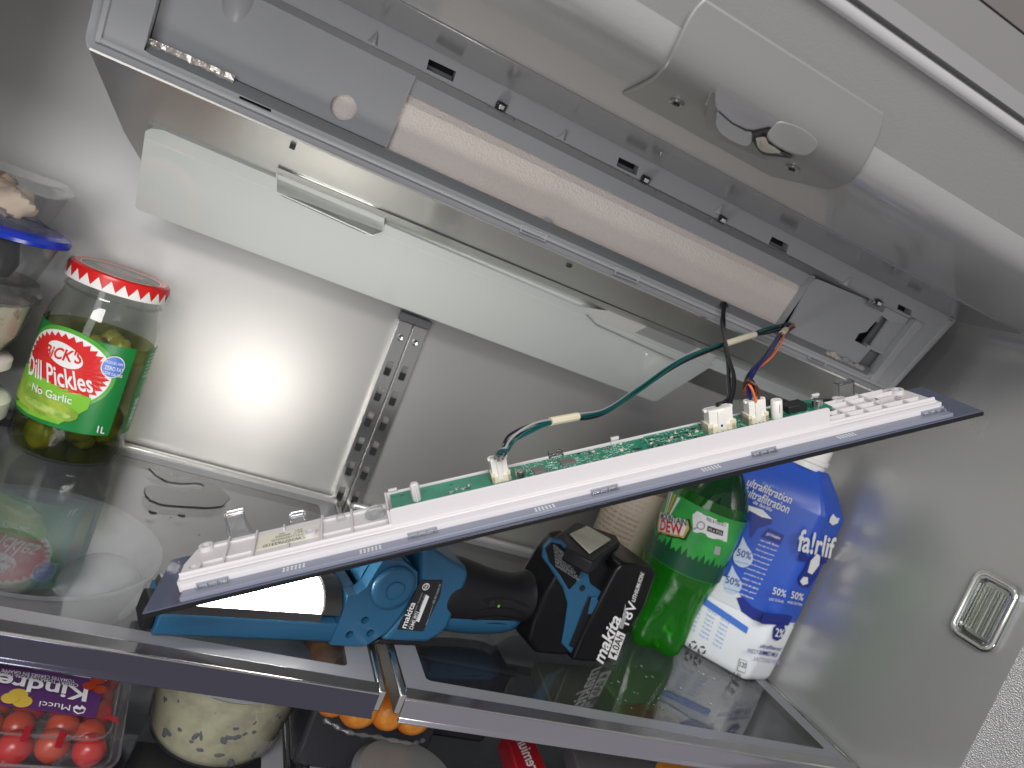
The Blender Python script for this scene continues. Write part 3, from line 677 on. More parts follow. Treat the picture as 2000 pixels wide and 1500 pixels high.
# ribs of both end sections
for x in (.0420, .0580, .0970, .1150):
    b = MB(); b.box(x, x + .0013, .0150, .0500, .0080, .0108); b.build('rib', m_white, cp_, bevel=.0004)
for x, y0, y1 in ((.0780, .0150, .024), (.0975, .0420, .0500), (.0740, .044, .0500)):
    b = MB(); b.box(x, x + .0013, y0, y1, .0080, .0105); b.build('rib', m_white, cp_, bevel=.0004)
for y in (.0250, .0440):
    for xa, xb in ((.0300, .0580), (.0970, .137)):
        b = MB(); b.box(xa, xb, y, y + .0012, .0080, .0098); b.build('rib', m_white, cp_, bevel=.0004)
for x in (.4420, .4560, .4700, .4860):
    b = MB(); b.box(x, x + .0013, .0150, .0500 if x < .47 else (.030 if x > .48 else .0500), .0080, .0110); b.build('rib', m_white, cp_, bevel=.0004)
for y, xa, xb in ((.0220, .4260, .4985), (.0300, .4260, .4745), (.0400, .4420, .4980), (.0460, .4420, .4900)):
    b = MB(); b.box(xa, xb, y, y + .0012, .0080, .0108); b.build('rib', m_white, cp_, bevel=.0004)
for x, y in ((.0265, .0190), (.0295, .0440), (.0905, .0310), (.4965, .0400), (.4560, .0480)):
    b = MB(); b.prism(circ(x, y, .0042, 20), .0080, .0112, [circ(x, y, .0022, 16)]); o = b.build('screw_boss', m_white, cp_, bevel=.0004)
    b = MB(); b.lathe([(.0021, .0086), (.0021, .0094), (.0010, .0090)], (x, y, 0), 12); b.build('screw', m_silver, o)
# sticker with its part number (reads from the far side)
st = gp(468, 1083, .0088), gp(472, 1062, .0088)
b = MB(); b.box(.0600, .0955, .0262, .0432, .0084, .0088); stk = b.build('sticker', mat('cream_sticker', (.70, .67, .56), .5), cp_)
def gtext(txt, x0, x1, y0, y1, m, z=.0090, bold=0, flip=True):
    f = (lambda s, t: (x1 - s * (x1 - x0), y1 - t * (y1 - y0), z)) if flip else (lambda s, t: (x0 + s * (x1 - x0), y0 + t * (y1 - y0), z))
    b = MB(); b.text(txt, f, bold); return b
gtext('P/N W10776331D', .0635, .0925, .0272, .0305, None, bold=.01).build('lettering', m_chip, stk, flat=True)
gtext('07  PV 7111077631D', .0680, .0930, .0325, .0345, None, bold=.01).build('lettering', m_chip, stk, flat=True)
gtext('22  MC1  00005', .0700, .0930, .0362, .0382, None, bold=.01).build('lettering', m_chip, stk, flat=True)
gtext('241      04', .0720, .0860, .0395, .0412, None, bold=.01).build('lettering', m_chip, stk, flat=True)
# clear clips along the front and back
m_clip = mat('clear_clip_plastic')
for x in (.028, .146, .2585, .366, .490):
    b = MB(); b.box(x, x + .0175, .0062, .0100, .0030, .0044); o = b.build('clear_tab', m_cp, cp_, bevel=.0004)
    b = MB()
    for k in range(4): b.box(x + .0005 + k * .0052, x + .0011 + k * .0052, .0066, .0100, .0028, .0046)
    b.box(x, x + .0175, .0094, .0100, .0040, .0056); b.build('tab_rib', mat('grey_clip_rib', (.30, .32, .38), .25), o, bevel=.0002)
for x, hgt, wd in ((.0480, .020, .0150), (.2500, .012, .013), (.4640, .016, .0170), (.0830, .010, .012)):
    b = MB(); b.prism([(-wd / 2, 0), (wd / 2, 0), (wd / 2 * .75, hgt), (-wd / 2 * .75, hgt)], .0505, .0520, fn=lambda a, c, zz, x=x: (x + a, zz, .004 + c)); o = b.build('clear_bracket', m_cp, cp_, bevel=.0004)
    b = MB(); b.box(x - wd * .38, x + wd * .38, .0500, .0560, .004 + hgt - .0012, .004 + hgt + .0004); b.box(x - wd * .38, x - wd * .38 + .001, .0500, .0560, .010, .004 + hgt); b.box(x + wd * .38 - .001, x + wd * .38, .0500, .0560, .010, .004 + hgt); b.build('bracket_lip', m_clip, o, bevel=.0003)
b = MB(); b.lathe([(.0030, .008), (.0028, .011), (.0015, .0125)], (.109, .042, 0), 12); b.build('clear_peg', m_cp, cp_)
# the circuit board
pz = .0140
bp_ = [(.1405, .0155), (.4220, .0155), (.4385, .0300), (.4385, .0480), (.4300, .0515), (.3120, .0515), (.3100, .0490), (.2950, .0490), (.1560, .0500), (.1405, .0500)]
bhole = circ(.3030, .0320, .0030, 16, .0022)
pcb = MB().prism(bp_, pz - .0012, pz, [circ(.300, .0350, .0034, 18)]).build('circuit_board', m_pcb, cp_)
rd = random.Random(11)
# copper traces, pads and printed marks, real thin relief on the board
b = MB(); c_ = MB(); d_ = MB()
def on(x, y): return not ((x - .300) ** 2 + (y - .035) ** 2 < .0045 ** 2)
for i in range(680):
    x = rd.choice((rd.uniform(.262, .30), rd.uniform(.308, .375), rd.uniform(.225, .262), rd.uniform(.308, .42))); y = rd.uniform(.018, .049)
    if not on(x, y): continue
    l = rd.uniform(.0006, .0030)
    if rd.random() < .5: b.box(x, x + l, y, y + .00022, pz, pz + .00008)
    else: b.box(x, x + .00022, y, y + l, pz, pz + .00008)
for i in range(330):
    x = rd.uniform(.205, .425); y = rd.uniform(.018, .049)
    if on(x, y): c_.box(x, x + .0007, y, y + .0009, pz, pz + .0003)
for i in range(150):
    x = rd.uniform(.305, .436); y = rd.uniform(.016, .047); l = rd.uniform(.004, .016)
    if x + l > .436: continue
    d_.box(x, x + l, y, y + rd.uniform(.0006, .0020), pz, pz + .00005)
b.build('printed_marks', m_print, pcb)['kind'] = 'stuff'; c_.build('solder_pads', m_silver, pcb)['kind'] = 'stuff'; d_.build('dark_traces', m_pcbd, pcb)['kind'] = 'stuff'
for gx, gy, nx, ny in ((.2440, .0420, 7, 2), (.2250, .0390, 5, 2), (.2660, .0400, 6, 2), (.2620, .0270, 8, 2), (.2800, .0430, 5, 2)):
    b = MB()
    for i in range(nx):
        for j in range(ny): b.box(gx + i * .0016, gx + i * .0016 + .0008, gy + j * .0022, gy + j * .0022 + .0013, pz, pz + .0005)
    b.build('resistor_row', m_silver, pcb)['kind'] = 'stuff'
for x, y, r in ((.1480, .0450, .0016), (.1460, .0300, .0009), (.1540, .0250, .0008), (.1790, .0440, .0013), (.1880, .0330, .0014), (.3930, .0470, .001), (.2720, .0440, .0014), (.2840, .0440, .0013)):
    b = MB(); b.prism(circ(x, y, r, 16), pz, pz + .00010); b.build('via', m_pcbd, pcb)
for x, y in ((.1770, .0330), (.1810, .0360), (.1850, .0340), (.1890, .0370)):
    b = MB(); b.lathe([(.0016, 0), (.0014, .0006), (.0007, .0004)], (x, y, pz), 14); b.build('solder_joint', m_silver, pcb)
for x, y, sx, sy, h in ((.2300, .0300, .0075, .0080, .0016), (.2490, .0330, .0095, .0080, .0014)):
    b = MB(); b.box(x, x + sx, y, y + sy, pz + .0002, pz + h); o = b.build('chip', mat('grey_chip', (.16, .15, .145), .35), pcb, bevel=.0002)
    b = MB()
    for k in range(8):
        b.box(x + .0004 + k * sx / 8, x + .0009 + k * sx / 8, y - .0008, y + sy + .0008, pz, pz + .0004)
    b.build('chip_pins', m_silver, pcb)['kind'] = 'stuff'
b = MB(); c_ = MB(); rd = random.Random(31)
for i in range(46):
    x = rd.uniform(.206, .296) if i < 26 else rd.uniform(.308, .345); y = rd.uniform(.020, .047); w_, d_ = rd.choice(((.0016, .0009), (.0009, .0016), (.0022, .0013)))
    if (.228 < x < .260 and .028 < y < .043) or (.200 < x < .226 and y < .042): continue
    (b if rd.random() < .5 else c_).box(x, x + w_, y, y + d_, pz, pz + .0008)
b.build('small_components', m_chip, pcb)['kind'] = 'stuff'; c_.build('small_components', m_tape, pcb)['kind'] = 'stuff'
b = MB(); b.box(.4080, .4220, .0330, .0440, pz + .0003, pz + .0050); b.build('chip', m_chip, pcb, bevel=.0003)
b = MB(); b.lathe([(.0028, 0), (.0032, .0006), (.0032, .0012), (.0027, .0015), (.0032, .0019), (.0032, .0060), (.0028, .0064)], (.2205, .0275, pz), 18); b.build('capacitor', m_silver, pcb)
b = MB(); b.lathe([(.0036, 0), (.0036, .0060), (.0030, .0066)], (.4290, .0330, pz), 18); b.build('capacitor', m_silver, pcb)
b = MB(); b.lathe([(.0038, 0), (.0038, .0120), (.0034, .0126)], (.3990, .0330, pz), 20); b.build('tall_capacitor', m_conn, pcb)
b = MB(); b.box(.3986, .3994, .0292, .0297, pz + .004, pz + .0100); b.build('capacitor_stripe', m_lgrey, pcb)
def conn(x, y, w, d, name='connector', hh=.0085, top=.0070):
    b = MB(); b.box(x, x + w, y, y + d, pz, pz + hh * .55); b.box(x, x + w * .18, y, y + d, pz, pz + hh * .8); b.box(x + w * .82, x + w, y, y + d, pz, pz + hh * .8); b.box(x, x + w, y + d * .7, y + d, pz, pz + hh * .8)
    b.build('header_socket', m_cream, pcb, bevel=.0003)
    b = MB(); b.box(x + w * .08, x + w * .92, y + d * .12, y + d * .86, pz + hh * .3, pz + hh + top); b.box(x + w * .36, x + w * .62, y - .0002, y + d * .14, pz + hh * .2, pz + hh + top * .8); b.box(x - .0002, x + w + .0002, y + d * .4, y + d * .7, pz + hh + top * .75, pz + hh + top)
    o = b.build('plug', m_conn, pcb, bevel=.0003)
    b = MB()
    for k in range(4): b.box(x + w * (.12 + .23 * k), x + w * (.16 + .23 * k), y + d * .3, y + d * .31 + .003, pz + hh * .4, pz + hh + top + .0001)
    b = MB()
    for k in range(5): b.box(x + w * (.08 + .19 * k), x + w * (.08 + .19 * k) + .0008, y - .0012, y + .0004, pz, pz + .0012)
    b.build('connector_pins', m_silver, pcb)['kind'] = 'stuff'
    return V((x + w / 2, y + d * .45, pz + hh + top))
c1 = conn(.2030, .0300, .0120, .0100)
c2 = conn(.3480, .0300, .0200, .0105)
c3 = conn(.3770, .0300, .0145, .0100)
b = MB(); b.blob((.3575, .0297, pz + .0045), .0009, .0003, .0009, n=8); b.build('ink_dot', m_milkbd, pcb)
# white posts and snap hooks that hold the board
b = MB(); b.lathe([(.0030, 0), (.0030, .010), (.0022, .0115)], (.1560, .0330, pz), 8); b.box(.1553, .1567, .0296, .0302, pz, pz + .011); b.build('post', m_white, cp_, bevel=.0003)
for x, y, h in ((.2880, .0500, .0080), (.2930, .0158, .0070), (.1400, .0500, .0060), (.4350, .0480, .0070)):
    b = MB(); b.box(x, x + .0055, y, y + .0014, .010, pz + h * .6); b.box(x, x + .0055, y - .0012, y + .0014, pz + h * .35, pz + h * .6); b.build('snap_hook', m_white, cp_, bevel=.0003)
b = MB(); b.blob((.1300, .0380, .0100), .006, .010, .0012, wob=.15); b.build('clear_glue', m_cp, cp_)

# ------------------------------------------------------------------ wires from the housing to the panel
def gw(p): return G.pt(p.x, p.y, p.z)
def bundle(name, label, pts, wires, r=.0011, tapes=(), grp='wire bundles hanging from the housing'):
    fr = Fr(pts[0], (1, 0, 0), (0, 1, 0)); t = thing(name, fr, label, 'wire bundle', grp)
    path = smoothpath(pts, 8); N = len(path)
    for k, (m_, spread, phs) in enumerate(wires):
        out = []
        for i, p in enumerate(path):
            u = i / (N - 1); tg = (path[min(i + 1, N - 1)] - path[max(i - 1, 0)]).normalized(); a = tg.cross(V((0, 0, 1))).normalized(); c = a.cross(tg)
            th = phs + u * 4.2; bulge = spread * (1 + 1.3 * math.sin(u * 9 + phs) ** 2 + (2.5 * max(0, .15 - u) / .15 if False else 0) + .7 * max(0, u - .85) / .15)
            tp = min([abs(u - x) for x in tapes] or [1]); bulge *= min(1, .35 + tp * 9)
            out.append(p + (a * math.cos(th) + c * math.sin(th)) * bulge)
        MB().tube(out, r, 7).build('wire', m_, t, frame=WORLD)
    for x in tapes:
        i = int(x * (N - 1)); d = 3 if N > 60 else 2
        MB().tube(path[max(0, i - d):i + d + 1], .0027, 10).build('tape_wrap', m_tape, t, frame=WORLD)
    return t
def pp3(l): return [ony(x, y, Y) for x, y, Y in l]
pts = pp3([(1560, 640, .575), (1535, 637, .548), (1500, 646, .535), (1440, 664, .515), (1335, 702, .48), (1245, 762, .45), (1180, 803, .43), (1120, 815, .415), (1050, 830, .405), (1000, 856, .40), (982, 880, .395)]) + [gw(c1)]
bundle('teal_wire_bundle', 'teal, black and grey wire bundle with two tape wraps crossing to the far left connector', pts, [(m_wteal, .0012, 0), (m_wblack, .0012, 2), (m_wblack, .0011, 3.6), (m_wgrey, .0010, 4.8), (m_wteal, .0011, 1.0)], .00078, (.265, .67))
pts = pp3([(1560, 636, .575), (1540, 640, .545), (1525, 655, .52), (1500, 695, .47), (1470, 725, .44), (1456, 760, .42)]) + [gw(c3 + V((-.002, 0, .012))), gw(c3)]
bundle('orange_wire_bundle', 'blue, orange and brown wire bundle taped near the foam, ending in the right connector', pts, [(m_wblue, .0014, 0), (m_worg, .0015, 1.6), (m_wbrown, .0013, 3.0), (m_wblack, .0012, 4.4), (m_wblue, .0010, 5.4)], .00085, (.24,))
pts = pp3([(1414, 592, .545), (1412, 640, .53), (1420, 690, .47), (1428, 735, .44), (1428, 770, .42), (1418, 790, .41)]) + [gw(c2)]
bundle('black_wire_bundle', 'pair of black wires hanging straight down to the wide connector', pts, [(m_wblack, .0009, 0), (m_wblack, .0009, 3.1)], .0015)
p = ony(1414, 596, .547); b = MB(); b.blob(p, .004, .003, .003, wob=.1); tag(b.build('cable_grommet', m_wblack, None), 'black grommet where the black wires leave the foam edge', 'grommet')

# ================================================================== cordless work light lying on the shelves
phi = math.radians(14)
K = Fr((.02, .452, SH + .0005), (math.cos(phi), math.sin(phi), 0), (0, 0, 1))     # x along the tool, y up, z toward the viewer
wk = thing('work_light', K, 'blue and black cordless work light, lit, lying folded across both glass shelves', 'work light')
def kq(pts, w=0): return [tuple(K.px(x, y, w)) for x, y in pts]
def xsec(sec, s0, s1, n=2): return lambda: 0
def ext_s(sec, s0, s1, taper=None):   # section in (up, toward) extruded along the tool
    b = MB(); b.loft([[V((s, u, w_)) for u, w_ in sec] for s in (s0, s1)]); b.smooth = False; return b
tray = [(.001, -.003), (.004, .0), (.0175, .0015), (.0185, 0), (.0185, -.040), (.004, -.042), (.001, -.038)]
ext_s(tray, .004, .1235).build('head_tray', m_blue, wk, bevel=.0010)
ext_s([(.003, -.004), (.0185, -.004), (.0205, -.008), (.0205, -.026), (.003, -.028)], -.0035, .0045).build('head_cap', m_rub, wk, bevel=.002)
bez = [(.0180, .0008), (.0245, -.0012), (.0260, -.0040), (.0260, -.030), (.0245, -.036), (.0180, -.040)]
ext_s(bez, .0055, .0115).build('bezel', m_brn, wk, bevel=.0006)
ext_s([(.0178, .0005), (.0238, -.0012), (.0238, -.038), (.0178, -.040)], .0110, .1105).build('bezel_side', m_brn, wk, bevel=.0005)
def dome(a0=0, a1=180, ry=.0150, rz=.0205, y0=.0238, zc=-.0218, n=14): return [(y0 + ry * math.sin(math.radians(a0 + (a1 - a0) * k / n)), zc + rz * math.cos(math.radians(a0 + (a1 - a0) * k / n))) for k in range(n + 1)]
b = MB(); dm = dome(); b.loft([[V((s, u, w_)) for u, w_ in dm] for s in (.0160, .1090)]); b.build('diffuser', m_diff, wk)
b = MB(); d2 = dome(ry=.0175, rz=.0225); b.loft([[V((s, u, w_)) for u, w_ in d2] for s in (.1090, .1125, .1230)]); b.build('bezel_hood', m_brn, wk, bevel=.0006)
b = MB(); d2 = dome(ry=.0160, rz=.0215); b.loft([[V((s, u, w_)) for u, w_ in d2] for s in (.1082, .1092)]); b.build('lens_rim', m_whiteg, wk)
yk = [(.1230, .0015), (.1235, .0220), (.1230, .0400), (.1290, .0420), (.1340, .0480), (.1370, .0640), (.1390, .0700), (.1560, .0710), (.1700, .0640), (.1745, .0520), (.1700, .0290), (.1640, .0140), (.1540, .0040), (.1480, .0015)]
holes = [circ(*K.px(x, y, 0), .0030, 18) for x, y in ((682, 1238), (712, 1210), (722, 1235))]
b = MB(); b.prism(yk, -.010, .0010, holes); b.build('yoke', m_blue, wk, bevel=.0008)
b = MB(); b.prism([(.1230, .0015), (.1230, .0400), (.1300, .0440), (.1480, .0015)], -.050, -.0102); b.build('yoke_body', m_blue, wk, bevel=.001)
b = MB(); b.prism(yk, -.052, -.044); b.build('yoke', m_blue, wk, bevel=.0008)
rx = Matrix.Identity(4)
b = MB(); b.lathe([(.0120, -.0440), (.0205, -.0438), (.0210, -.0400), (.0210, -.0150), (.0205, -.0110), (.0120, -.0105)], (.1545, .0505, 0), 40); b.build('hinge_barrel', m_blue, wk)
b = MB(); b.lathe([(.0120, -.0010), (.0170, -.0005), (.0172, .0030), (.0160, .0048), (.0120, .0055), (.0080, .0058), (.0076, .0050), (.0066, .0050), (.0062, .0064), (.0030, .0068)], (.1545, .0505, 0), 40); b.build('hinge_knob', m_blue, wk, sharp=50)
nk = [(.1640, .0040), (.1760, .0300), (.1790, .0520), (.1680, .0800), (.1760, .0840), (.1850, .0800), (.2000, .0740), (.2140, .0700), (.2190, .0640), (.2190, .0180), (.2130, .0100), (.2050, .0040)]
def nfn(x, y, z): return (x, y, z)
b = MB(); b.prism(nk, -.044, -.0015); b.build('neck', m_blue, wk, bevel=.0045, seg=4)
b = MB(); b.prism([(.1600, .0), (.2000, .0), (.2040, .0045), (.1640, .0045)], -.040, -.004); b.build('neck_foot', m_rub, wk, bevel=.0015)
lab = kq([(776, 1229), (822, 1133), (864, 1133), (860, 1162), (826, 1233)], -.0012)
MB().prism(lab, -.0017, -.0008).build('rating_label', m_chip, wk, bevel=.0002)
lfr = wk
def ktext(txt, p00, p10, p01, m, w_=-.0005, bold=.0, name='lettering', par=None, shear=0):
    f2 = [K.px(*p, w_) for p in (p00, p10, p01)]; qf = quad(*[V((p.x, p.y, w_)) for p in f2])
    b = MB(); b.text(txt, qf, bold, shear); return b.build(name, m, par or wk, flat=True)
ktext('makita', (793, 1228), (812, 1178), (782, 1225), m_bwhite, -.0006, .04)
ktext('DML801', (806, 1230), (819, 1196), (799, 1228), m_bwhite, -.0006, .02)
ktext('L.E.D Rechargeable Flashlight', (798, 1230), (827, 1158), (795, 1228), m_lgrey, -.0006)
ktext('14.4V/18V DC', (822, 1196), (834, 1163), (817, 1193), m_lgrey, -.0006)
ktext('Makita Corporation Anjo Aichi Japan', (834, 1222), (858, 1150), (831, 1220), m_lgrey, -.0006)
ktext('CSA Std. No.261199', (848, 1180), (862, 1142), (844, 1178), m_lgrey, -.0006)
b = MB(); qf = [K.px(x, y, -.0007) for x, y in ((812, 1212), (818, 1215), (838, 1165), (832, 1161))]; b.prism([tuple(p) for p in qf], -.0008, -.0005); b.build('date_bar', m_bwhite, wk)
ktext('0323', (814, 1211), (821, 1194), (811, 1209), m_chip, -.0003, .02)
c_ = K.px(832, 1146, -.0006); b = MB(); b.prism(circ(c_.x, c_.y, .0030, 22), -.0009, -.0005, [circ(c_.x, c_.y, .0024, 22)]); b.build('approval_mark', m_bwhite, wk)
ktext('SP', (828, 1151), (836, 1150), (828, 1141), m_bwhite, -.0005, .02)
# rubber grip with a waist, flaring into the battery foot
def ring(s, zc, ry, rz, wc=-.023, n=28, tilt=0): return [V((s + tilt * (ry * math.sin(2 * math.pi * k / n)), zc + ry * math.sin(2 * math.pi * k / n), wc + rz * math.cos(2 * math.pi * k / n))) for k in range(n)]
gs = [(.2060, .043, .0120, .0200), (.2080, .043, .0200, .0225), (.2140, .0425, .0262, .0243), (.2250, .0415, .0272, .0243), (.2450, .0390, .0250, .0230), (.2650, .0375, .0225, .0220), (.2850, .0375, .0210, .0215), (.2960, .0400, .0215, .0220), (.3030, .0450, .0260, .0245), (.3080, .050, .0340, .0270)]
b = MB(); b.loft([ring(s, zc, ry, rz) for s, zc, ry, rz in gs]); b.build('grip', m_rub, wk, sub=1)
for k in range(4):
    b = MB(); pts = []
    for i in range(14):
        s = .238 + i * .0040; u = i / 13
        zc = .0390 - .0015 * u; th = math.radians(-48 + k * 20 + 12 * math.sin(u * 3)); ry = .0262 - .0045 * u; rz = .0237 - .0012 * u
        pts.append(V((s, zc + ry * math.sin(th), -.023 + rz * math.cos(th))))
    b.tube(pts, [.0002] + [.0007] * 12 + [.0002], 6); b.build('grip_rib', m_rub, wk)
b = MB(); b.loft([ring(s, zc - .0075, ry, rz * .88) for s, zc, ry, rz in ((.208, .040, .0250, .022), (.2250, .0385, .0255, .0230), (.2450, .0375, .0260, .0230), (.2650, .0360, .0240, .0220), (.2850, .0355, .0215, .0215), (.298, .0370, .0190, .0200))]); b.build('grip_underside', m_blue, wk, sub=1)
c_ = K.px(960, 1178, 0); b = MB(); b.lathe([(.0028, -.002), (.0028, .0012), (.0018, .0013)], (c_.x, c_.y, .0), 16); b.build('grip_screw_hole', m_black, wk)
c_ = K.px(972, 1182, 0); b = MB(); b.box(c_.x - .0006, c_.x + .0010, c_.y - .001, c_.y + .001, .0010, .0016); b.build('grip_mark', m_lgrn, wk)
# foot: black block with blue inlays
ft = [(.2960, .0300), (.2990, .0140), (.3130, .0030), (.3430, .0015), (.3560, .0040), (.3860, .0640), (.3640, .0890), (.3180, .1020), (.3060, .0980), (.3000, .0820), (.2960, .0600)]
b = MB(); b.prism(ft, -.036, .0050); b.build('foot', m_blk, wk, bevel=.004, seg=3)
def kpoly(name, pix, w0, w1, m, bev=.0006, par=None): return MB().prism(kq(pix, w1), w0, w1).build(name, m, par or wk, bevel=bev)
kpoly('foot_inlay', [(1062, 1068), (1078, 1052), (1098, 1056), (1130, 1090), (1148, 1112), (1154, 1140), (1170, 1152), (1183, 1160), (1165, 1205), (1140, 1262), (1122, 1285), (1098, 1258), (1104, 1225), (1110, 1180), (1100, 1148), (1075, 1110), (1060, 1090)], .004, .0068, m_blue, .0012)
kpoly('foot_inlay_pad', [(1066, 1072), (1078, 1060), (1096, 1064), (1122, 1094), (1138, 1112), (1124, 1140), (1112, 1152), (1096, 1125), (1074, 1098)], .0068, .0078, m_blk, .0006)
kpoly('foot_channel', [(1150, 1165), (1166, 1170), (1160, 1195), (1140, 1235), (1124, 1268), (1112, 1262), (1128, 1222), (1140, 1190)], .0068, .0080, m_rub, .0006)
kpoly('foot_button', [(1156, 1168), (1166, 1166), (1170, 1178), (1158, 1200), (1148, 1200)], .0080, .0090, m_blue, .0006)
c_ = K.px(1137, 1148, .007); b = MB(); b.lathe([(.0026, .0060), (.0026, .0082), (.0012, .0080)], (c_.x, c_.y, 0), 14); b.build('foot_screw_hole', m_black, wk)
for k in range(7):
    d = k * 7.0
    ktext(('CAUTION: READ MANUAL', 'DO NOT STARE AT LIGHT', 'KEEP AWAY FROM RAIN', 'ATTENTION: LIRE LE', 'MANUEL AVANT USAGE', 'NE PAS FIXER LA', 'LUMIERE ALLUMEE')[k], (1080 + d * .08 + k * .2, 1066 + k * 6.6), (1108 + d * .55, 1090 + k * 7.6), (1081.5 + d * .08 + k * .2, 1062 + k * 6.6), m_lgrey, .0080)
# battery
bt = [(.3500, .0015), (.3900, .0005), (.3985, .0040), (.4120, .0600), (.4080, .0940), (.3980, .0990), (.3600, .0985), (.3560, .0900), (.3500, .0300)]
b = MB(); b.prism(bt, -.042, .0120); bat = b.build('battery', m_blk, wk, bevel=.004, seg=3)
# cream square button on the shoulder top
qd = [K.px(x, y, 0) for x, y in ((1113, 1045), (1145, 1030), (1192, 1055), (1150, 1083))]
def onK(x, y, h):   # horizontal plane at height h above the shelf, local to the tool
    p = K.m.inverted() @ onz(x, y, SH + h); return p
tp = [onK(x, y, .105) for x, y in ((1112, 1045), (1145, 1030), (1192, 1056), (1151, 1083))]
b = MB(); b.add([(p.x, p.y, p.z) for p in tp] + [(p.x, p.y + .0018, p.z) for p in tp], [(0, 1, 2, 3), (7, 6, 5, 4)] + [(i, (i + 1) % 4, 4 + (i + 1) % 4, 4 + i) for i in range(4)]); b.build('cream_pad', mat('cream_pad', (.62, .60, .50), .6, 0, bump=(60, .2), var=(40, (.50, .47, .37), .4, .7)), wk, bevel=.0006)
tp2 = [onK(x, y, .1045) for x, y in ((1078, 1050), (1125, 1018), (1205, 1045), (1212, 1060), (1160, 1098), (1122, 1078))]
b = MB(); b.add([(p.x, p.y, p.z) for p in tp2] + [(p.x, p.y - .012, p.z) for p in tp2], [tuple(range(6)), tuple(range(11, 5, -1))] + [(i, (i + 1) % 6, 6 + (i + 1) % 6, 6 + i) for i in range(6)]); b.build('shoulder_top', m_rub, wk, bevel=.002)
wf = .0126
ktext('makita', (1178, 1298), (1215, 1208), (1156, 1290), m_bwhite, wf, .05, par=bat, shear=.25)
b = MB(); b.prism(kq([(1188, 1284), (1204, 1290), (1222, 1240), (1207, 1232)], wf), wf - .0006, wf - .0001); b.build('capacity_bar', m_bwhite, bat)
ktext('4.0Ah', (1203, 1286), (1219, 1243), (1190, 1280), m_chip, wf + .0002, .03, par=bat)
ktext('18V', (1228, 1222), (1246, 1180), (1210, 1215), m_bwhite, wf, .03, par=bat)
b = MB(); b.prism(kq([(1234, 1176), (1240, 1178), (1260, 1120), (1252, 1116)], wf), wf - .0006, wf - .0002); b.build('chemistry_bar', mat('bar_grey', (.12, .12, .12), .4), bat)
ktext('LITHIUM-ION', (1240, 1176), (1258, 1122), (1233, 1173), m_bwhite, wf + .0002, .02, par=bat)
b = MB(); b.prism(kq([(1209, 1226), (1216, 1229), (1224, 1206), (1222, 1180), (1217, 1204)], wf), wf - .0006, wf); b.build('red_slash', m_lgrey, bat)

# ================================================================== cylinders seen close: helper for prints that wrap round
class Cyl:
    def __init__(s, c, r):
        s.c = V((c[0], c[1], 0)); s.r = r; s.f = (-s.c).normalized(); s.f.z = 0; s.side = V((-s.f.y, s.f.x, 0))
    def px(s, x, y, dr=0):
        r = ray(x, y); R_ = s.r + dr; a = r.x ** 2 + r.y ** 2; b_ = -2 * (r.x * s.c.x + r.y * s.c.y); c_ = s.c.x ** 2 + s.c.y ** 2 - R_ ** 2
        D = b_ * b_ - 4 * a * c_
        t = (-b_ - math.sqrt(max(D, 0))) / (2 * a); p = r * t; d = p - s.c
        return V((math.atan2(d.x * s.side.x + d.y * s.side.y, d.x * s.f.x + d.y * s.f.y), p.z))
    def pt(s, a, z, dr=0):
        R_ = s.r + dr; return s.c + (s.f * math.cos(a) + s.side * math.sin(a)) * R_ + V((0, 0, z))
    def patch(s, a0, a1, z0, z1, dr, n=24, m=1):
        b = MB(); b.add([s.pt(a0 + (a1 - a0) * i / n, z0 + (z1 - z0) * j / m, dr) for j in range(m + 1) for i in range(n + 1)], [(j * (n + 1) + i, j * (n + 1) + i + 1, (j + 1) * (n + 1) + i + 1, (j + 1) * (n + 1) + i) for j in range(m) for i in range(n)]); b.smooth = True; return b
    def fn(s, x00, x10, x01, dr):
        p = [s.px(*x) for x in (x00, x10, x01)]; q_ = quad(*[V((v.x, v.y, 0)) for v in p])
        return lambda u, v: (lambda w_: s.pt(w_.x, w_.y, dr))(q_(u, v))

# ================================================================== pickle jar
JC = (-.0865, .7270); JR = .0455
jy = Cyl(JC, JR)
jf = Fr((JC[0], JC[1], SH + .0003), (1, 0, 0), (0, 1, 0))
jar = thing('pickle_jar', jf, 'glass jar of dill pickles with a red and white zigzag lid', 'pickle jar')
JH = .1720
outp = [(.036, .0), (.0425, .002), (.0455, .009), (.0455, .110), (.0450, .120), (.0425, .131), (.0385, .140), (.0375, .146), (.0375, .160)]
b = MB(); b.lathe(outp, (0, 0, 0), 48, cap=False); b.build('jar_glass', m_cg, jar)
b = MB(); b.lathe([(r - .0018, z + .002) for r, z in outp[:4]] + [(.0437, .098)], (0, 0, 0), 40); b.build('brine', m_brine, jar)
b = MB(); b.tube([(.0385 * math.cos(t / 24 * math.pi * 2), .0385 * math.sin(t / 24 * math.pi * 2), .1475) for t in range(26)], .0012, 8); b.build('glass_ring', m_cg, jar)
lr = .0412
b = MB(); b.lathe([(lr - .001, .1545), (lr, .1550), (lr + .0004, .1570), (lr, .1580), (lr, .1655), (lr - .001, .1680), (lr - .004, .1692), (lr - .007, .1684), (.0, .1684)], (0, 0, 0), 72, cap=False); lid = b.build('lid', m_lidred, jar)
b = MB(); nz = 26
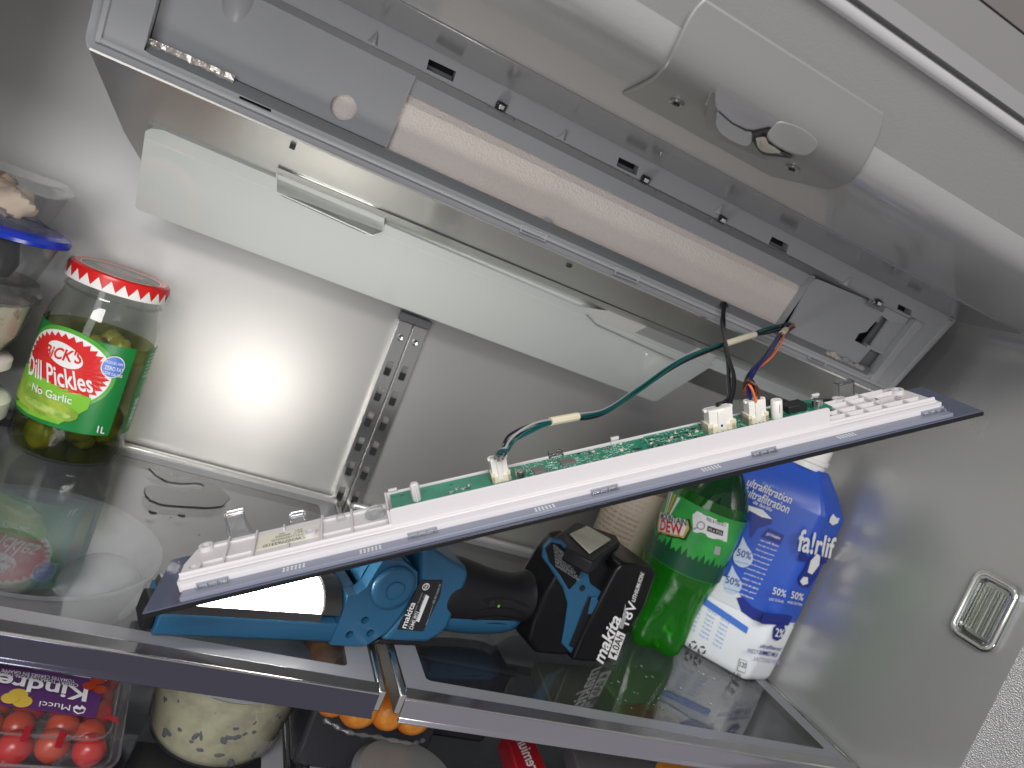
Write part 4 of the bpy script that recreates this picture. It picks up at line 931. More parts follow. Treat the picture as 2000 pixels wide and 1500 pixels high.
for k in range(nz):
    a0 = 2 * math.pi * k / nz; a1 = 2 * math.pi * (k + 1) / nz; am = (a0 + a1) / 2
    def P_(a, z, e=.0005): return ((lr + e) * math.cos(a), (lr + e) * math.sin(a), z)
    q3 = [P_(a0 + (a1 - a0) * t, .1566) for t in (0, .25, .5, .75, 1)]; q2 = [P_(a0 + (a1 - a0) * t, .1608) for t in (.25, .5, .75)]
    b.add(q3 + [P_(am, .1650)] + q2, [(0, 1, 6), (1, 2, 7, 6), (2, 3, 8, 7), (3, 4, 8), (6, 7, 5), (7, 8, 5)])
    b.add([P_(a0 + (a1 - a0) * t, z) for z in (.1550, .1566) for t in (0, .5, 1)], [(0, 1, 4, 3), (1, 2, 5, 4)])
b.build('lid_zigzag', m_lidwhite, lid)
b = MB(); b.prism(circ(0, 0, .0325, 48), .1685, .16865, [circ(0, 0, .0318, 48)]); b.build('lid_ring_line', m_lidwhite, lid)
b = MB(); b.prism(circ(0, 0, .0312, 48), .1685, .1687); b.build('lid_print', m_liddark, lid)
b = MB(); b.prism(circ(0, 0, .0210, 36, .013), .1687, .1689); b.build('lid_print', m_lgrey, lid)
b = MB(); b.text("BICK'S", lambda s, t: (-.0170 + s * .034, -.0075 + t * .015, .1690), .03); b.build('lettering', m_lidred, lid, flat=True)
# label
def jbuild(b, name, m, **kw): return b.build(name, m, jar, frame=WORLD, **kw)
zt = jy.px(268, 682).y; aR = jy.px(268, 682).x; zb = jy.px(222, 850).y
jbuild(jy.patch(-1.95, aR, zb, zt, .0003, 36, 4), 'paper_label', m_grn, recalc=False)
jbuild(jy.patch(1.02, 1.75, zb, zt, .0003, 16), 'back_label', m_grn, recalc=False)
b = MB(); rd = random.Random(2)
for k in range(22):
    z = zb + .006 + k * .0013
    wv = rd.choice((.0003, .0006, .0009)); b.add([jy.pt(a, z_, .0006) for z_ in (z, z + wv) for a in (1.12, 1.2, 1.28)], [(0, 1, 4, 3), (1, 2, 5, 4)])
jbuild(b, 'barcode', m_bwhite)
for k in range(7):
    b = MB(); z1 = zt - .006 - k * .0035; b.text(('NUTRITION FACTS', 'VALEUR NUTRITIVE', 'PER 2 PICKLES', 'CALORIES 5', 'FAT 0 g', 'SODIUM 350 mg', 'KEEP COLD')[k], lambda s, t, z1=z1: jy.pt(1.10 + s * .30, z1 + t * .0022, .0006)); jbuild(b, 'lettering', m_bwhite, flat=True)
# lime glow area and zigzag oval
def jpx(x, y): return tuple(jy.px(x, y))
cen = jpx(150, 738)
def star(c, ra, rz, n, dep, tilt=0, squash=1):
    out = []
    for k in range(2 * n):
        t = math.pi * k / n; f = 1 if k % 2 == 0 else 1 - dep; out.append((c[0] + ra * f * math.cos(t), c[1] + rz * f * math.sin(t)))
    return out
ra = abs(jpx(258, 760)[0] - cen[0]) if False else .98
fnJ = lambda dr: (lambda a, z: jy.pt(a, z, dr))
CA, CZ_ = -.47, (zb + zt) / 2 + .010
b = MB(); b.fan([(CA + .94 * math.cos(2 * math.pi * k / 60), CZ_ + .0335 * math.sin(2 * math.pi * k / 60)) for k in range(60)], (CA, CZ_), fnJ(.0006), 6); jbuild(b, 'label_glow', mat('print_mid_green', (.08, .36, .04), .35))
b = MB(); b.fan([(CA + .86 * math.cos(2 * math.pi * k / 60), CZ_ + .0300 * math.sin(2 * math.pi * k / 60)) for k in range(60)], (CA, CZ_), fnJ(.0009), 6); jbuild(b, 'label_oval', m_bwhite)
b = MB(); b.fan(star((CA, CZ_), .84, .0285, 34, .13), (CA, CZ_), fnJ(.0012), 6); jbuild(b, 'label_zigzag', m_red)
# green lower area with a cucumber
low = [(-1.6, CZ_ - .0115), (-1.2, CZ_ - .0125), (-.8, CZ_ - .0135), (-.4, CZ_ - .0150), (0, CZ_ - .0165), (.17, CZ_ - .0180), (.17, CZ_ - .028), (-.2, zb + .004), (-.8, zb + .003), (-1.6, zb + .004)]
b = MB(); b.fan([p for i, a in enumerate(low) for p in (a, ((a[0] + low[(i + 1) % len(low)][0]) / 2, (a[1] + low[(i + 1) % len(low)][1]) / 2))], (-.6, CZ_ - .024), fnJ(.0014), 5); jbuild(b, 'label_field', m_lgrn)
def cuc(c, ra, rz, ang, dr, m):
    b = MB(); pts = []
    for k in range(40):
        t = 2 * math.pi * k / 40; x = ra * math.copysign(abs(math.cos(t)) ** .7, math.cos(t)); y = rz * math.copysign(abs(math.sin(t)) ** .8, math.sin(t)) * (1 + .06 * math.sin(7 * t)); pts.append((c[0] + x, c[1] + y + ang * x))
    b.fan(pts, c, fnJ(dr), 5); jbuild(b, 'cucumber_print', m)
cuc((-.72, CZ_ - .0345), .78, .0085, -.002, .0017, m_ygrn)
cuc((-.50, CZ_ - .0370), .45, .0030, -.002, .0019, mat('print_pale_green', (.48, .62, .16), .4, var=(90, (.22, .40, .05), .4, .6)))
cuc((-1.15, CZ_ - .0250), .25, .0040, -.002, .0016, mat('print_pale_green'))
# lettering on the jar
b = MB(); c_ = jpx(126, 693); b.fan([(c_[0] + .345 * math.cos(t / 32 * 2 * math.pi), c_[1] + .0092 * math.sin(t / 32 * 2 * math.pi) - .0025 * math.cos(t / 32 * 2 * math.pi)) for t in range(32)], c_, fnJ(.0016), 4); jbuild(b, 'brand_oval', m_bwhite)
def jtext(txt, a, b1, c1, m, bold=.0, shear=0, dr=.0019):
    b = MB(); b.text(txt, jy.fn(a, b1, c1, dr), bold, shear); jbuild(b, 'lettering', m, flat=True)
jtext("BiCK'S", (90, 693), (163, 712), (94, 669), m_red, .05, .3)
jtext('Dill Pickles', (60, 731), (182, 767), (66, 693), m_bwhite, .035)
jtext('No Garlic', (66, 762), (140, 789), (69, 747), m_bwhite, .02)
jtext('1L', (187, 843), (201, 846), (190, 830), m_bwhite, .03)
b = MB(); c_ = jpx(220, 716); b.fan([(c_[0] + .20 * math.cos(t / 28 * 2 * math.pi), c_[1] + .0098 * math.sin(t / 28 * 2 * math.pi)) for t in range(28)], c_, fnJ(.0016), 4); jbuild(b, 'claim_disc', m_bwhite)
b = MB(); b.fan([(c_[0] + .185 * math.cos(t / 28 * 2 * math.pi), c_[1] + .0090 * math.sin(t / 28 * 2 * math.pi)) for t in range(28)], c_, fnJ(.0018), 4); jbuild(b, 'claim_disc', m_bblue)
jtext('PICKLES ARE', (204, 706), (238, 714), (205, 701), m_bwhite, .01, 0, .0021)
jtext('ZERO FAT', (203, 719), (238, 727), (204, 711), m_bwhite, .02, 0, .0021)
jtext('LOW CALORIE', (201, 728), (236, 737), (202, 722), m_bwhite, .02, 0, .0021)
rd = random.Random(5)
for i in range(17):
    a = rd.uniform(0, 6.28); r_ = rd.uniform(.014, .0285); z = .018 + (i % 5) * .0185 + rd.uniform(-.003, .003)
    if z > .082: r_ = min(r_, .024)
    rot = Matrix.Rotation(rd.uniform(0, 3.1), 3, 'Z') @ Matrix.Rotation(rd.uniform(-.6, .6), 3, 'X')
    MB().blob((r_ * math.cos(a), r_ * math.sin(a), z), .0130, .0125, .0190, rot, wob=.05).build('pickle', m_pickle, jar)

# ================================================================== containers stacked at the left edge
def cont(name, label, cat, c, z, prof, m, n=40, lidp=None, lm=None, fill=None, fm=None, extra=None):
    t = thing(name, Fr((c[0], c[1], z), (1, 0, 0), (0, 1, 0)), label, cat, 'food containers at the left edge')
    MB().lathe(prof, (0, 0, 0), n, cap=False).build('tub', m, t)
    if lidp: MB().lathe(lidp, (0, 0, 0), n, cap=True).build('lid', lm, t)
    if fill: MB().lathe(fill, (0, 0, 0), n).build('contents', fm, t)
    return t
SC = (-.176, .700)
def zof(x, y, Y=.70): return ony(x, y, Y).z
z1 = zof(10, 770); 
def rad_at(px_, py_): p = ony(px_, py_, SC[1]); return p.x - SC[0]
r1 = rad_at(22, 775); r2 = rad_at(28, 690); r3 = rad_at(84, 570); r4 = rad_at(141, 470); r5 = rad_at(132, 400)
za, zbb, zc_, zd, ze = zof(0, 835), zof(22, 700), zof(84, 600), zof(130, 488), zof(100, 392)
bx = mb
t = cont('white_tub', 'white lidded tub at the left edge, lowest of its stack', 'tub', SC, SH + .0003, [(r1 - .006, 0), (r1 - .004, .002), (r1 - .002, za - SH - .01)], m_milkw, lidp=[(r1 - .003, z1 - SH - .022), (r1, z1 - SH - .020), (r1, z1 - SH - .006), (r1 - .003, z1 - SH - .003), (r1 - .006, z1 - SH - .002)], lm=m_lidwhite)
zl2 = zbb
t = cont('white_tub', 'small white lidded tub at the left edge under the herb dip cup', 'tub', SC, z1 + .0005, [(r2 - .010, 0), (r2 - .006, (zl2 - z1) - .012)], m_milkw, lidp=[(r2 - .003, zl2 - z1 - .012), (r2, zl2 - z1 - .010), (r2, zl2 - z1 - .003), (r2 - .003, zl2 - z1 - .001)], lm=m_lidwhite)
t = cont('dip_cup', 'clear cup of pale herb dip at the left edge under the blue lidded box', 'dip cup', SC, zl2 + .0005, [(r3 - .022, 0), (r3 - .014, .006), (r3 - .007, .018), (r3 - .003, zc_ - zl2)], m_cp, lidp=[(r3 - .002, zc_ - zl2 - .001), (r3, zc_ - zl2), (r3 + .001, zc_ - zl2 + .006), (r3 - .002, zc_ - zl2 + .008), (r3 - .004, zc_ - zl2 + .014)], lm=m_cp, fill=[(r3 - .024, .001), (r3 - .016, .006), (r3 - .009, .018), (r3 - .006, zc_ - zl2 - .004)], fm=m_dip)
zz = zc_ + .0145
t = cont('food_box', 'clear round food box with a deep blue lid at the left edge', 'food box', SC, zz, [(r4 - .020, 0), (r4 - .016, .004), (r4 - .006, zd - zz)], m_cp, lidp=[(r4 - .003, zd - zz - .001), (r4, zd - zz), (r4 + .0005, zd - zz + .003), (r4 - .001, zd - zz + .006), (r4 - .007, zd - zz + .008), (r4 - .010, zd - zz + .0065)], lm=m_dblue, fill=[(r4 - .034, .001), (r4 - .030, .012), (r4 - .034, .030), (.01, .034)], fm=m_fooddk)
z5 = zd + .0070
t = thing('clamshell', Fr((SC[0] - .012, SC[1], z5), (1, 0, 0), (0, 1, 0)), 'clear clamshell of cooked chicken on top of the blue lidded box', 'clamshell', 'food containers at the left edge')
hh = zof(130, 395) - z5 + .002
def rrl(w_, d, r, z): return [V((x, y, z)) for x, y in rrect(-w_, w_, -d, d, r, 4)]
wq = r5 + .010
b = MB(); b.loft([rrl(wq - .012, .036, .012, 0), rrl(wq - .004, .044, .012, hh)], cap=False); b.build('tray', m_cp, t)
b = MB(); b.loft([rrl(wq, .048, .014, hh), rrl(wq, .048, .014, hh + .002), rrl(wq - .006, .042, .012, hh + .008)]); b.build('lid', m_cp, t)
rd = random.Random(7)
for i in range(10): MB().blob((rd.uniform(-.030, .036), rd.uniform(-.034, .01), .012 + rd.uniform(0, .012)), .015, .013, .012, wob=.14).build('chicken_piece', m_food, t)

# ================================================================== soda bottle
DC = (.4945, .6080); dy_ = Cyl(DC, .0405)
sd = thing('soda_bottle', Fr((DC[0], DC[1], SH + .0003), (1, 0, 0), (0, 1, 0)), 'green plastic soda bottle with a waist label beside the milk bottle', 'soda bottle')
nS = 60
def petal(r, z, amp):
    return [V(((r * (1 + amp * math.cos(5 * t))) * math.cos(t), (r * (1 + amp * math.cos(5 * t))) * math.sin(t), z)) for t in [2 * math.pi * k / nS for k in range(nS)]]
sp_ = [(.014, .010, .0), (.020, .002, .30), (.027, .0005, .24), (.0320, .006, .18), (.0345, .016, .13), (.0355, .028, .08), (.0350, .045, .03), (.0360, .060, 0), (.0380, .072, 0), (.0398, .084, 0), (.0400, .090, 0), (.0400, .154, 0), (.0396, .158, 0), (.0385, .165, 0), (.0320, .180, 0), (.0230, .192, 0), (.0160, .200, 0), (.0145, .204, 0), (.0145, .208, 0)]
b = MB(); b.loft([petal(r, z, a) for r, z, a in sp_ if z <= .165]); b.build('bottle_body', m_soda, sd)
b = MB(); b.loft([petal(r, z, a) for r, z, a in sp_ if z >= .165], cap=False); b.build('bottle_neck', m_sodaD, sd)
b = MB(); b.lathe([(.0155, .206), (.0155, .216), (.0145, .218)], (0, 0, 0), 24); b.build('cap', m_grn, sd)
def dpx(x, y): return tuple(dy_.px(x, y))
zlt, zlb = SH + .156, SH + .088
def dbuild(b, name, m, **kw): return b.build(name, m, sd, frame=WORLD, **kw)
dbuild(dy_.patch(-3.0, 3.0, zlb, zlt, .0004, 60, 3), 'sleeve', mat('soda_sleeve', (.02, .24, .05), .3, var=(25, (.05, .42, .07), .35, .65)), recalc=False)
b = MB(); rd = random.Random(9); pts = []
for k in range(41): pts.append((-1.4 + 2.9 * k / 40, zlb + .014 + (rd.uniform(.006, .016) if k % 2 else .003)))
for i in range(40): b.add([dy_.pt(pts[i][0], zlb + .0005, .0007), dy_.pt(pts[i + 1][0], zlb + .0005, .0007), dy_.pt(pts[i + 1][0], pts[i + 1][1], .0007), dy_.pt(pts[i][0], pts[i][1], .0007)], [(0, 1, 2, 3)])
dbuild(b, 'forest_print', mat('forest_print', (.008, .07, .03), .35))
b = MB(); p0 = dpx(1312, 1000)
for k, (a0, m_) in enumerate(((-.5, 0), (-.32, 0), (-.14, 0), (.06, 0))):
    b = MB(); base = (p0[0] - .05, p0[1] - .012); 
    b.add([dy_.pt(base[0] + a0 * .35, base[1] + .006, .0009), dy_.pt(base[0] + a0 * .35 + .04, base[1] + .006, .0009), dy_.pt(base[0] + a0 * .9 + .10, zlt - .002, .0009), dy_.pt(base[0] + a0 * .9, zlt - .002, .0009)], [(0, 1, 2, 3)]); dbuild(b, 'ray_print', m_yel if k == 2 else m_bwhite)
def dpoly(name, pix, m, dr):
    P2 = [dpx(*p) for p in pix]; P2 = [q_ for i, a in enumerate(P2) for q_ in (a, ((a[0] + P2[(i + 1) % len(P2)][0]) / 2, (a[1] + P2[(i + 1) % len(P2)][1]) / 2))]
    c_ = (sum(p[0] for p in P2) / len(P2), sum(p[1] for p in P2) / len(P2)); b = MB(); b.fan(P2, c_, lambda a, z: dy_.pt(a, z, dr), 4); dbuild(b, name, m)
dpoly('logo_outline', [(1288, 996), (1348, 1014), (1352, 1032), (1340, 1056), (1286, 1044), (1282, 1030)], mat('forest_print'), .0010)
dpoly('logo_outline', [(1291, 1002), (1344, 1017), (1347, 1032), (1336, 1051), (1287, 1040), (1286, 1030)], m_yel, .0013)
dpoly('logo_panel', [(1293, 1001), (1343, 1016), (1342, 1030), (1334, 1047), (1289, 1037)], m_bwhite, .0016)
def dtext(txt, a, b1, c1, m, bold=0, dr=.0019, shear=0): b = MB(); b.text(txt, dy_.fn(a, b1, c1, dr), bold, shear); dbuild(b, 'lettering', m, flat=True)
dtext('MOUNTAIN', (1293, 1014), (1342, 1028), (1296, 1002), mat('forest_print'), .05, .0023)
dtext('DEW', (1291, 1036), (1334, 1047), (1295, 1015), m_red, .06)
dpoly('white_panel', [(1353, 1005), (1362, 998), (1422, 1022), (1418, 1058), (1354, 1038)], m_bwhite, .0010)
dpoly('white_panel_bar', [(1382, 1026), (1412, 1036), (1410, 1046), (1380, 1036)], m_chip, .0013)
dtext('PEEL & COLLECT', (1380, 1016), (1416, 1028), (1381, 1010), m_chip, .0, .0013)
dtext('ITS A TITLE', (1383, 1035), (1408, 1043), (1384, 1030), m_bwhite, .02, .0016)
b = MB(); c_ = dpx(1369, 1026); b.tube([dy_.pt(c_[0] + .085 * math.cos(t / 16 * 6.2832), c_[1] + .0036 * math.sin(t / 16 * 6.2832), .0013) for t in range(18)], .0006, 6); b.tube([dy_.pt(c_[0] - .05, c_[1] - .003, .0013), dy_.pt(c_[0] - .12, c_[1] - .0062, .0013)], .0008, 6); dbuild(b, 'magnifier_print', m_lgrey)
dpoly('calorie_box', [(1396, 1065), (1407, 1068), (1404, 1084), (1393, 1081)], m_lgrey, .0010)

# ================================================================== bottle with a beige label behind the soda
bb = thing('beige_label_bottle', Fr((.478, .700, SH + .0003), (1, 0, 0), (0, 1, 0)), 'clear bottle with a beige printed label standing behind the green soda bottle', 'bottle')
MB().lathe([(.030, 0), (.034, .004), (.034, .135), (.030, .146), (.018, .156), (.014, .162)], (0, 0, 0), 32, cap=False).build('bottle_body', m_cp, bb)
MB().lathe([(.0345, .030), (.0345, .134)], (0, 0, 0), 32, cap=False).build('label_wrap', m_beige, bb)
MB().lathe([(.032, .003), (.0325, .128)], (0, 0, 0), 24).build('contents', m_food, bb)
MB().lathe([(.016, .160), (.016, .172), (.014, .174)], (0, 0, 0), 24).build('cap', m_lidwhite, bb)
yy = Cyl((.478, .700), .0345)
for k in range(13):
    b = MB(); z = SH + .055 + k * .0055
    for j, (a0, a1) in enumerate(((-1.15, -.45), (-.38, .3))): b.text(('ingredients water sugar', 'keep refrigerated after', 'opening best before see', 'ingredients eau sucre')[(k + j) % 4], lambda s, t, a0=a0, a1=a1, z=z: yy.pt(a0 + s * (a1 - a0), z + t * .0030, .0006))
    b.build('lettering', m_lgrey if k > 8 else mat('print_brown', (.22, .15, .11), .5), bb, frame=WORLD, flat=True)

# ================================================================== milk bottle
mk = thing('milk_bottle', Fr((.585, .61, SH + .0003), (1, 0, 0), (0, 1, 0)), 'white plastic milk bottle in a blue printed sleeve, by the right wall', 'milk bottle')
def mring(z, k=1.0, s=1.0, r=.35):
    """horizontal section at height z above the shelf; k widens the left face"""
    L = V((.590 - .0620 * k, .558 + .0620 * k)); C = V((.5895, .5580)); R_ = V((.6300, .5680)); R2 = V((.6305, .5950)); Bk = V((.590, .655)); B2 = V((.548, .648))
    P = [L, C, R_, R2, Bk, B2]; cen = sum(P, V((0, 0))) / 6; P = [cen + (p - cen) * s for p in P]; out = []
    for i, p in enumerate(P):
        a, c = P[i - 1], P[(i + 1) % 6]; rr_ = .012 if i == 0 else (.005 if i in (1, 2) else .009)
        a = p + (a - p).normalized() * rr_ * s; c = p + (c - p).normalized() * rr_ * s
        for t in (0, .25, .5, .75, 1): out.append(a * (1 - t) ** 2 + p * 2 * t * (1 - t) + c * t * t)
    return [V((p.x, p.y, SH + z)) for p in out]
zS = .178     # shoulder height
body = [(.000, .86, .90), (.002, .87, .95), (.008, .88, .985), (.030, .90, 1.0), (.066, .93, 1.0), (.068, .92, .985), (.071, .94, 1.0)]
b = MB(); b.loft([mring(z, k, s) for z, k, s in body]); b.build('bottle_base', m_milkw, mk, frame=WORLD, sharp=60)
slv = [(.071, .94, 1.0), (.100, .98, 1.002), (.150, 1.08, 1.004), (.188, 1.15, 1.004)]
b = MB(); b.loft([mring(z, k, s) for z, k, s in slv]); b.build('sleeve', m_milkb, mk, frame=WORLD, sharp=60)
sh_ = [(.188, 1.15, 1.004), (.192, 1.14, .985), (.208, 1.05, .78), (.224, .95, .52), (.228, .9, .44)]
b = MB(); b.loft([mring(z, k, s) for z, k, s in sh_]); b.build('shoulder', m_milkb, mk, frame=WORLD, sharp=60)
cc = mring(.2, .9, .4); cx = sum(p.x for p in cc) / len(cc); cyv = sum(p.y for p in cc) / len(cc)
capc = ony(1592, 915, cyv)
b = MB(); b.lathe([(.020, .226), (.020, .232), (.0215, .233), (.0215, .237), (.0200, .238), (.0200, .250), (.0185, .252)], (cx - 0, cyv, SH), 36); b.build('cap', m_lidwhite, mk, frame=WORLD, sharp=40)
# the two printed faces as planes
a_ = mring(.1, .98, 1.0)
FL = Fr((.5895, .5580, SH), (.0620, -.0620, 0), (0, 0, 1))    # left face: x toward the front corner
# ez = x × z : check it faces the camera
if FL.ez.dot(V((0, -1, 0))) < 0: FL = Fr((.5895, .5580, SH), (-.0620, .0620, 0), (0, 0, 1))
FRt = Fr((.5895, .5580, SH), (.0350, .0080, 0), (0, 0, 1))
def face_px(fr, pts, w_): return [fr.px(x, y, w_) for x, y in pts]
def fpoly(fr, name, pix, m, w_, holes=()):
    P2 = [tuple(fr.px(x, y, w_)) for x, y in pix]; b = MB(); b.prism(P2, w_ - .0004, w_); vs = [fr.pt(*v) for v in b.v]; b.v = [tuple(v) for v in vs]; return b.build(name, m, mk, frame=WORLD)
def ftext(fr, txt, a, b1, c1, m, w_, bold=0, shear=0, space=1):
    P2 = [fr.px(*p, w_) for p in (a, b1, c1)]; qf = quad(*[V((p.x, p.y, w_)) for p in P2]); b = MB(); b.text(txt, lambda s, t: fr.pt(*qf(s, t)), bold, shear, space); return b.build('lettering', m, mk, frame=WORLD, flat=True)
w1, w2, w3 = .0012, .0018, .0024
# dark blue hem and white curve on the sleeve bottom
fpoly(FL, 'sleeve_white', [(1372, 1130), (1392, 1118), (1420, 1128), (1444, 1160), (1462, 1190), (1440, 1190), (1400, 1170), (1368, 1150)], m_milkw, w1)
fpoly(FL, 'sleeve_hem', [(1438, 1168), (1450, 1166), (1470, 1186), (1500, 1200), (1496, 1220), (1470, 1210), (1448, 1194)], m_milkbd, w2)
fpoly(FRt, 'sleeve_hem', [(1492, 1196), (1548, 1204), (1540, 1222), (1486, 1218)], m_milkbd, w1)
ftext(FL, "fairlife's", (1488, 946), (1520, 958), (1490, 939), m_lblue, w2, .02, .3)
ftext(FL, 'ultrafiltration', (1458, 948), (1545, 985), (1462, 932), m_bwhite, w2, .02, .3)
ftext(FL, "l'ultrafiltration", (1450, 966), (1540, 1004), (1454, 948), m_bwhite, w2, .02, .3)
ftext(FL, 'de fairlife', (1470, 983), (1507, 1000), (1472, 976), m_bwhite, w2, .02, .3)
fpoly(FL, 'funnel_print', [(1452, 985), (1510, 1012), (1506, 1024), (1480, 1032), (1468, 1050), (1464, 1048), (1466, 1020), (1450, 1000)], m_milkbd, w2)
fpoly(FL, 'funnel_mouth', [(1456, 985), (1490, 996), (1508, 1014), (1488, 1010), (1462, 996)], m_bwhite, w3)
fpoly(FL, 'text_flag', [(1500, 1032), (1532, 1046), (1524, 1064), (1486, 1048)], m_milkbd, w2)
ftext(FL, 'goût d\'exception', (1496, 1046), (1522, 1056), (1499, 1038), m_bwhite, w3, .02)
def drop(cx, cy_, k):
    P = [(cx, cy_ - 34 * k), (cx + 8 * k, cy_ - 16 * k), (cx + 20 * k, cy_ + 4 * k), (cx + 17 * k, cy_ + 22 * k), (cx, cy_ + 30 * k), (cx - 17 * k, cy_ + 20 * k), (cx - 19 * k, cy_ + 2 * k), (cx - 8 * k, cy_ - 14 * k)]
    return [(q_.x, q_.y) for q_ in smoothpath([V((x, y, 0)) for x, y in P + P[:1]], 3)[:-1]]
m_dropc = mat('print_pale_blue', (.50, .60, .72), .4)
fpoly(FL, 'drop_print', drop(1451, 1080, .95), m_dropc, w2); fpoly(FL, 'drop_print', drop(1430, 1134, .90), m_dropc, w2)
ftext(FL, '50%', (1438, 1085), (1466, 1094), (1441, 1071), m_milkbd, w3, .02); ftext(FL, '50%', (1416, 1138), (1444, 1147), (1419, 1124), m_milkbd, w3, .02)
ftext(FL, 'moins de sucre', (1436, 1097), (1462, 1104), (1437, 1093), m_lblue, w3, .01); ftext(FL, 'plus de proteines', (1414, 1150), (1442, 1158), (1415, 1146), m_lblue, w3, .01)
words = ['our milk flows', 'through our special', 'filters to give more', 'of the good stuff', 'notre lait passe par', 'nos filtres pour', 'retenir plus de', 'proteines et de', 'calcium, moins de', 'sucre et sans', 'lactose, gout', 'delicieux']
for i, t_ in enumerate(words):
    x = 1494 - i * 4.4; y = 1058 + i * 9.3; ftext(FL, t_, (x - 10, y - 2), (x + 26, y + 11), (x - 8, y - 6), m_bwhite, w2, .02)
for i in range(8):
    x = 1418 - i * 4.0; y = 1052 + i * 9.0; ftext(FL, words[i][:9], (x - 2, y - 6), (x + 18, y + 3), (x - 1, y - 10), m_lblue, w2, .02)
# right printed face
ftext(FRt, 'fa!rlif', (1556, 1076), (1626, 1092), (1564, 1032), m_bwhite, w2, .05)
lf = [(1622, 1012), (1628, 1004), (1634, 1012), (1640, 1012), (1636, 1022), (1626, 1026), (1620, 1020)]
fpoly(FRt, 'leaf_print', lf, m_bwhite, w2)
fpoly(FRt, 'mark_outline', [(1596, 1078), (1606, 1078), (1606, 1100), (1596, 1125), (1580, 1148), (1562, 1144), (1560, 1130), (1572, 1112), (1582, 1090)], m_milkbd, w2)
fpoly(FRt, 'mark_print', [(1597, 1082), (1602, 1086), (1600, 1104), (1586, 1122), (1578, 1118), (1584, 1096)], m_bwhite, w3)
fpoly(FRt, 'mark_print', [(1570, 1127), (1578, 1128), (1578, 1140), (1568, 1143), (1563, 1136)], m_bwhite, w3)
fpoly(FRt, 'mark_ear', [(1562, 1082), (1572, 1080), (1582, 1092), (1574, 1098), (1562, 1094)], m_milkbd, w2)
fpoly(FRt, 'mark_ear', [(1604, 1092), (1616, 1090), (1614, 1100), (1602, 1102)], m_milkbd, w2)
ftext(FRt, '50%', (1508, 1160), (1534, 1167), (1511, 1146), m_bwhite, w2, .03); ftext(FRt, 'LESS SUGAR', (1502, 1172), (1530, 1178), (1503, 1167), m_bwhite, w2, .01)
ftext(FRt, '50%', (1544, 1168), (1568, 1174), (1547, 1154), m_bwhite, w2, .03); ftext(FRt, 'MORE PROTEIN', (1538, 1178), (1566, 1184), (1539, 1173), m_bwhite, w2, .01)
fpoly(FRt, 'percent_disc', [(1510, 1240), (1512, 1226), (1522, 1218), (1532, 1220), (1534, 1232), (1528, 1246), (1518, 1252), (1510, 1248)], m_milkbd, w2)
ftext(FRt, '2%', (1513, 1243), (1530, 1247), (1516, 1226), m_bwhite, w3, .04)
ftext(FRt, 'ultrafiltered', (1484, 1265), (1526, 1272), (1486, 1257), m_milkbd, w2, .02, .3)
ftext(FRt, 'PARTLY SKIMMED MILK', (1459, 1275), (1519, 1284), (1461, 1266), m_milkbd, w2, .02, .2)
ftext(FRt, 'LACTOSE FREE', (1472, 1290), (1522, 1298), (1474, 1282), mat('print_lilac', (.45, .38, .60), .4), w2, .01)
fpoly(FL, 'calorie_box', [(1444, 1286), (1460, 1292), (1456, 1316), (1439, 1310)], m_lgrey, w1); fpoly(FL, 'calorie_box', [(1446, 1288), (1459, 1293), (1455, 1314), (1441, 1308)], m_milkw, w2)
ftext(FL, '120', (1444, 1302), (1456, 1306), (1447, 1292), m_chip, w3, .02); ftext(FL, '1.5L', (1432, 1321), (1448, 1328), (1434, 1312), m_chip, w2, .02)
fpoly(FL, 'ink_bar', [(1408, 1304), (1428, 1314), (1426, 1321), (1406, 1311)], m_chip, w1)
fpoly(FL, 'table_band', [(1362, 1158), (1462, 1226), (1458, 1238), (1358, 1170)], m_bblue, w1)
for i in range(9):
    for j in range(3):
        x = 1352 + i * 0 - 0 + j * 26 + 4; y = 1180 + i * 8 + j * 17 - 4
        if i < 7: ftext(FL, ('Fat 5 g', 'Sodium', 'Carb 6', 'Sugars', 'Protein', 'Calcium', 'Iron 0')[i], (x - i * 2.6, y), (x + 16 - i * 2.6, y + 10), (x + 1 - i * 2.6, y - 4), m_lblue, w1, .01)
def recyc(x, y, k):
    for a in (0, 120, 240):
        t = math.radians(a); fpoly(FL, 'recycle_mark', [(x + k * math.cos(t + d) * r, y + k * math.sin(t + d) * r) for d, r in ((0, 1), (.8, 1.1), (1.5, 1), (1.4, .6), (.8, .7), (.2, .6))], m_chip, w1)
recyc(1371, 1270, 8); recyc(1354, 1260, 8)

# ================================================================== things under the shelves
LZ = -.4245
# tomato clamshell
tf = Fr(onz(-40, 1500, -.425) + V((0, 0, 0)), (1, 0, 0), (0, 1, 0))
tz = -.366
Q = Fr((0, 0, tz), (.998, .06, 0), (-.06, .998, 0))     # top face of the pack, z up
tm = thing('tomato_pack', Fr((-.05, .53, LZ), (.998, .06, 0), (-.06, .998, 0)), 'clear pack of cherry tomatoes with a purple label at the bottom left', 'tomato pack')
c0 = Q.px(235, 1440, 0); c1_ = Q.px(245, 1340, 0)
xr = c0.x; yf = Q.px(180, 1455, 0).y; yb = yf + .105; xl = xr - .175
def qring(e, z, r=.014): return [Q.pt(x, y, z) for x, y in rrect(xl - e, xr + e, yf - e, yb + e, r, 4)]
b = MB(); b.loft([qring(-.010, -.057), qring(-.003, -.020), qring(0, -.018), qring(.004, -.017), qring(.004, -.014), qring(-.002, -.013), qring(-.004, -.003), qring(-.009, 0)]); b.build('clamshell', clear('clamshell_plastic', (.94, .93, .94), .06, f0=.06, gain=.7, body=(.5, .4, .45), amount=.04, bump=(60, .1)), tm, frame=WORLD, sharp=30)
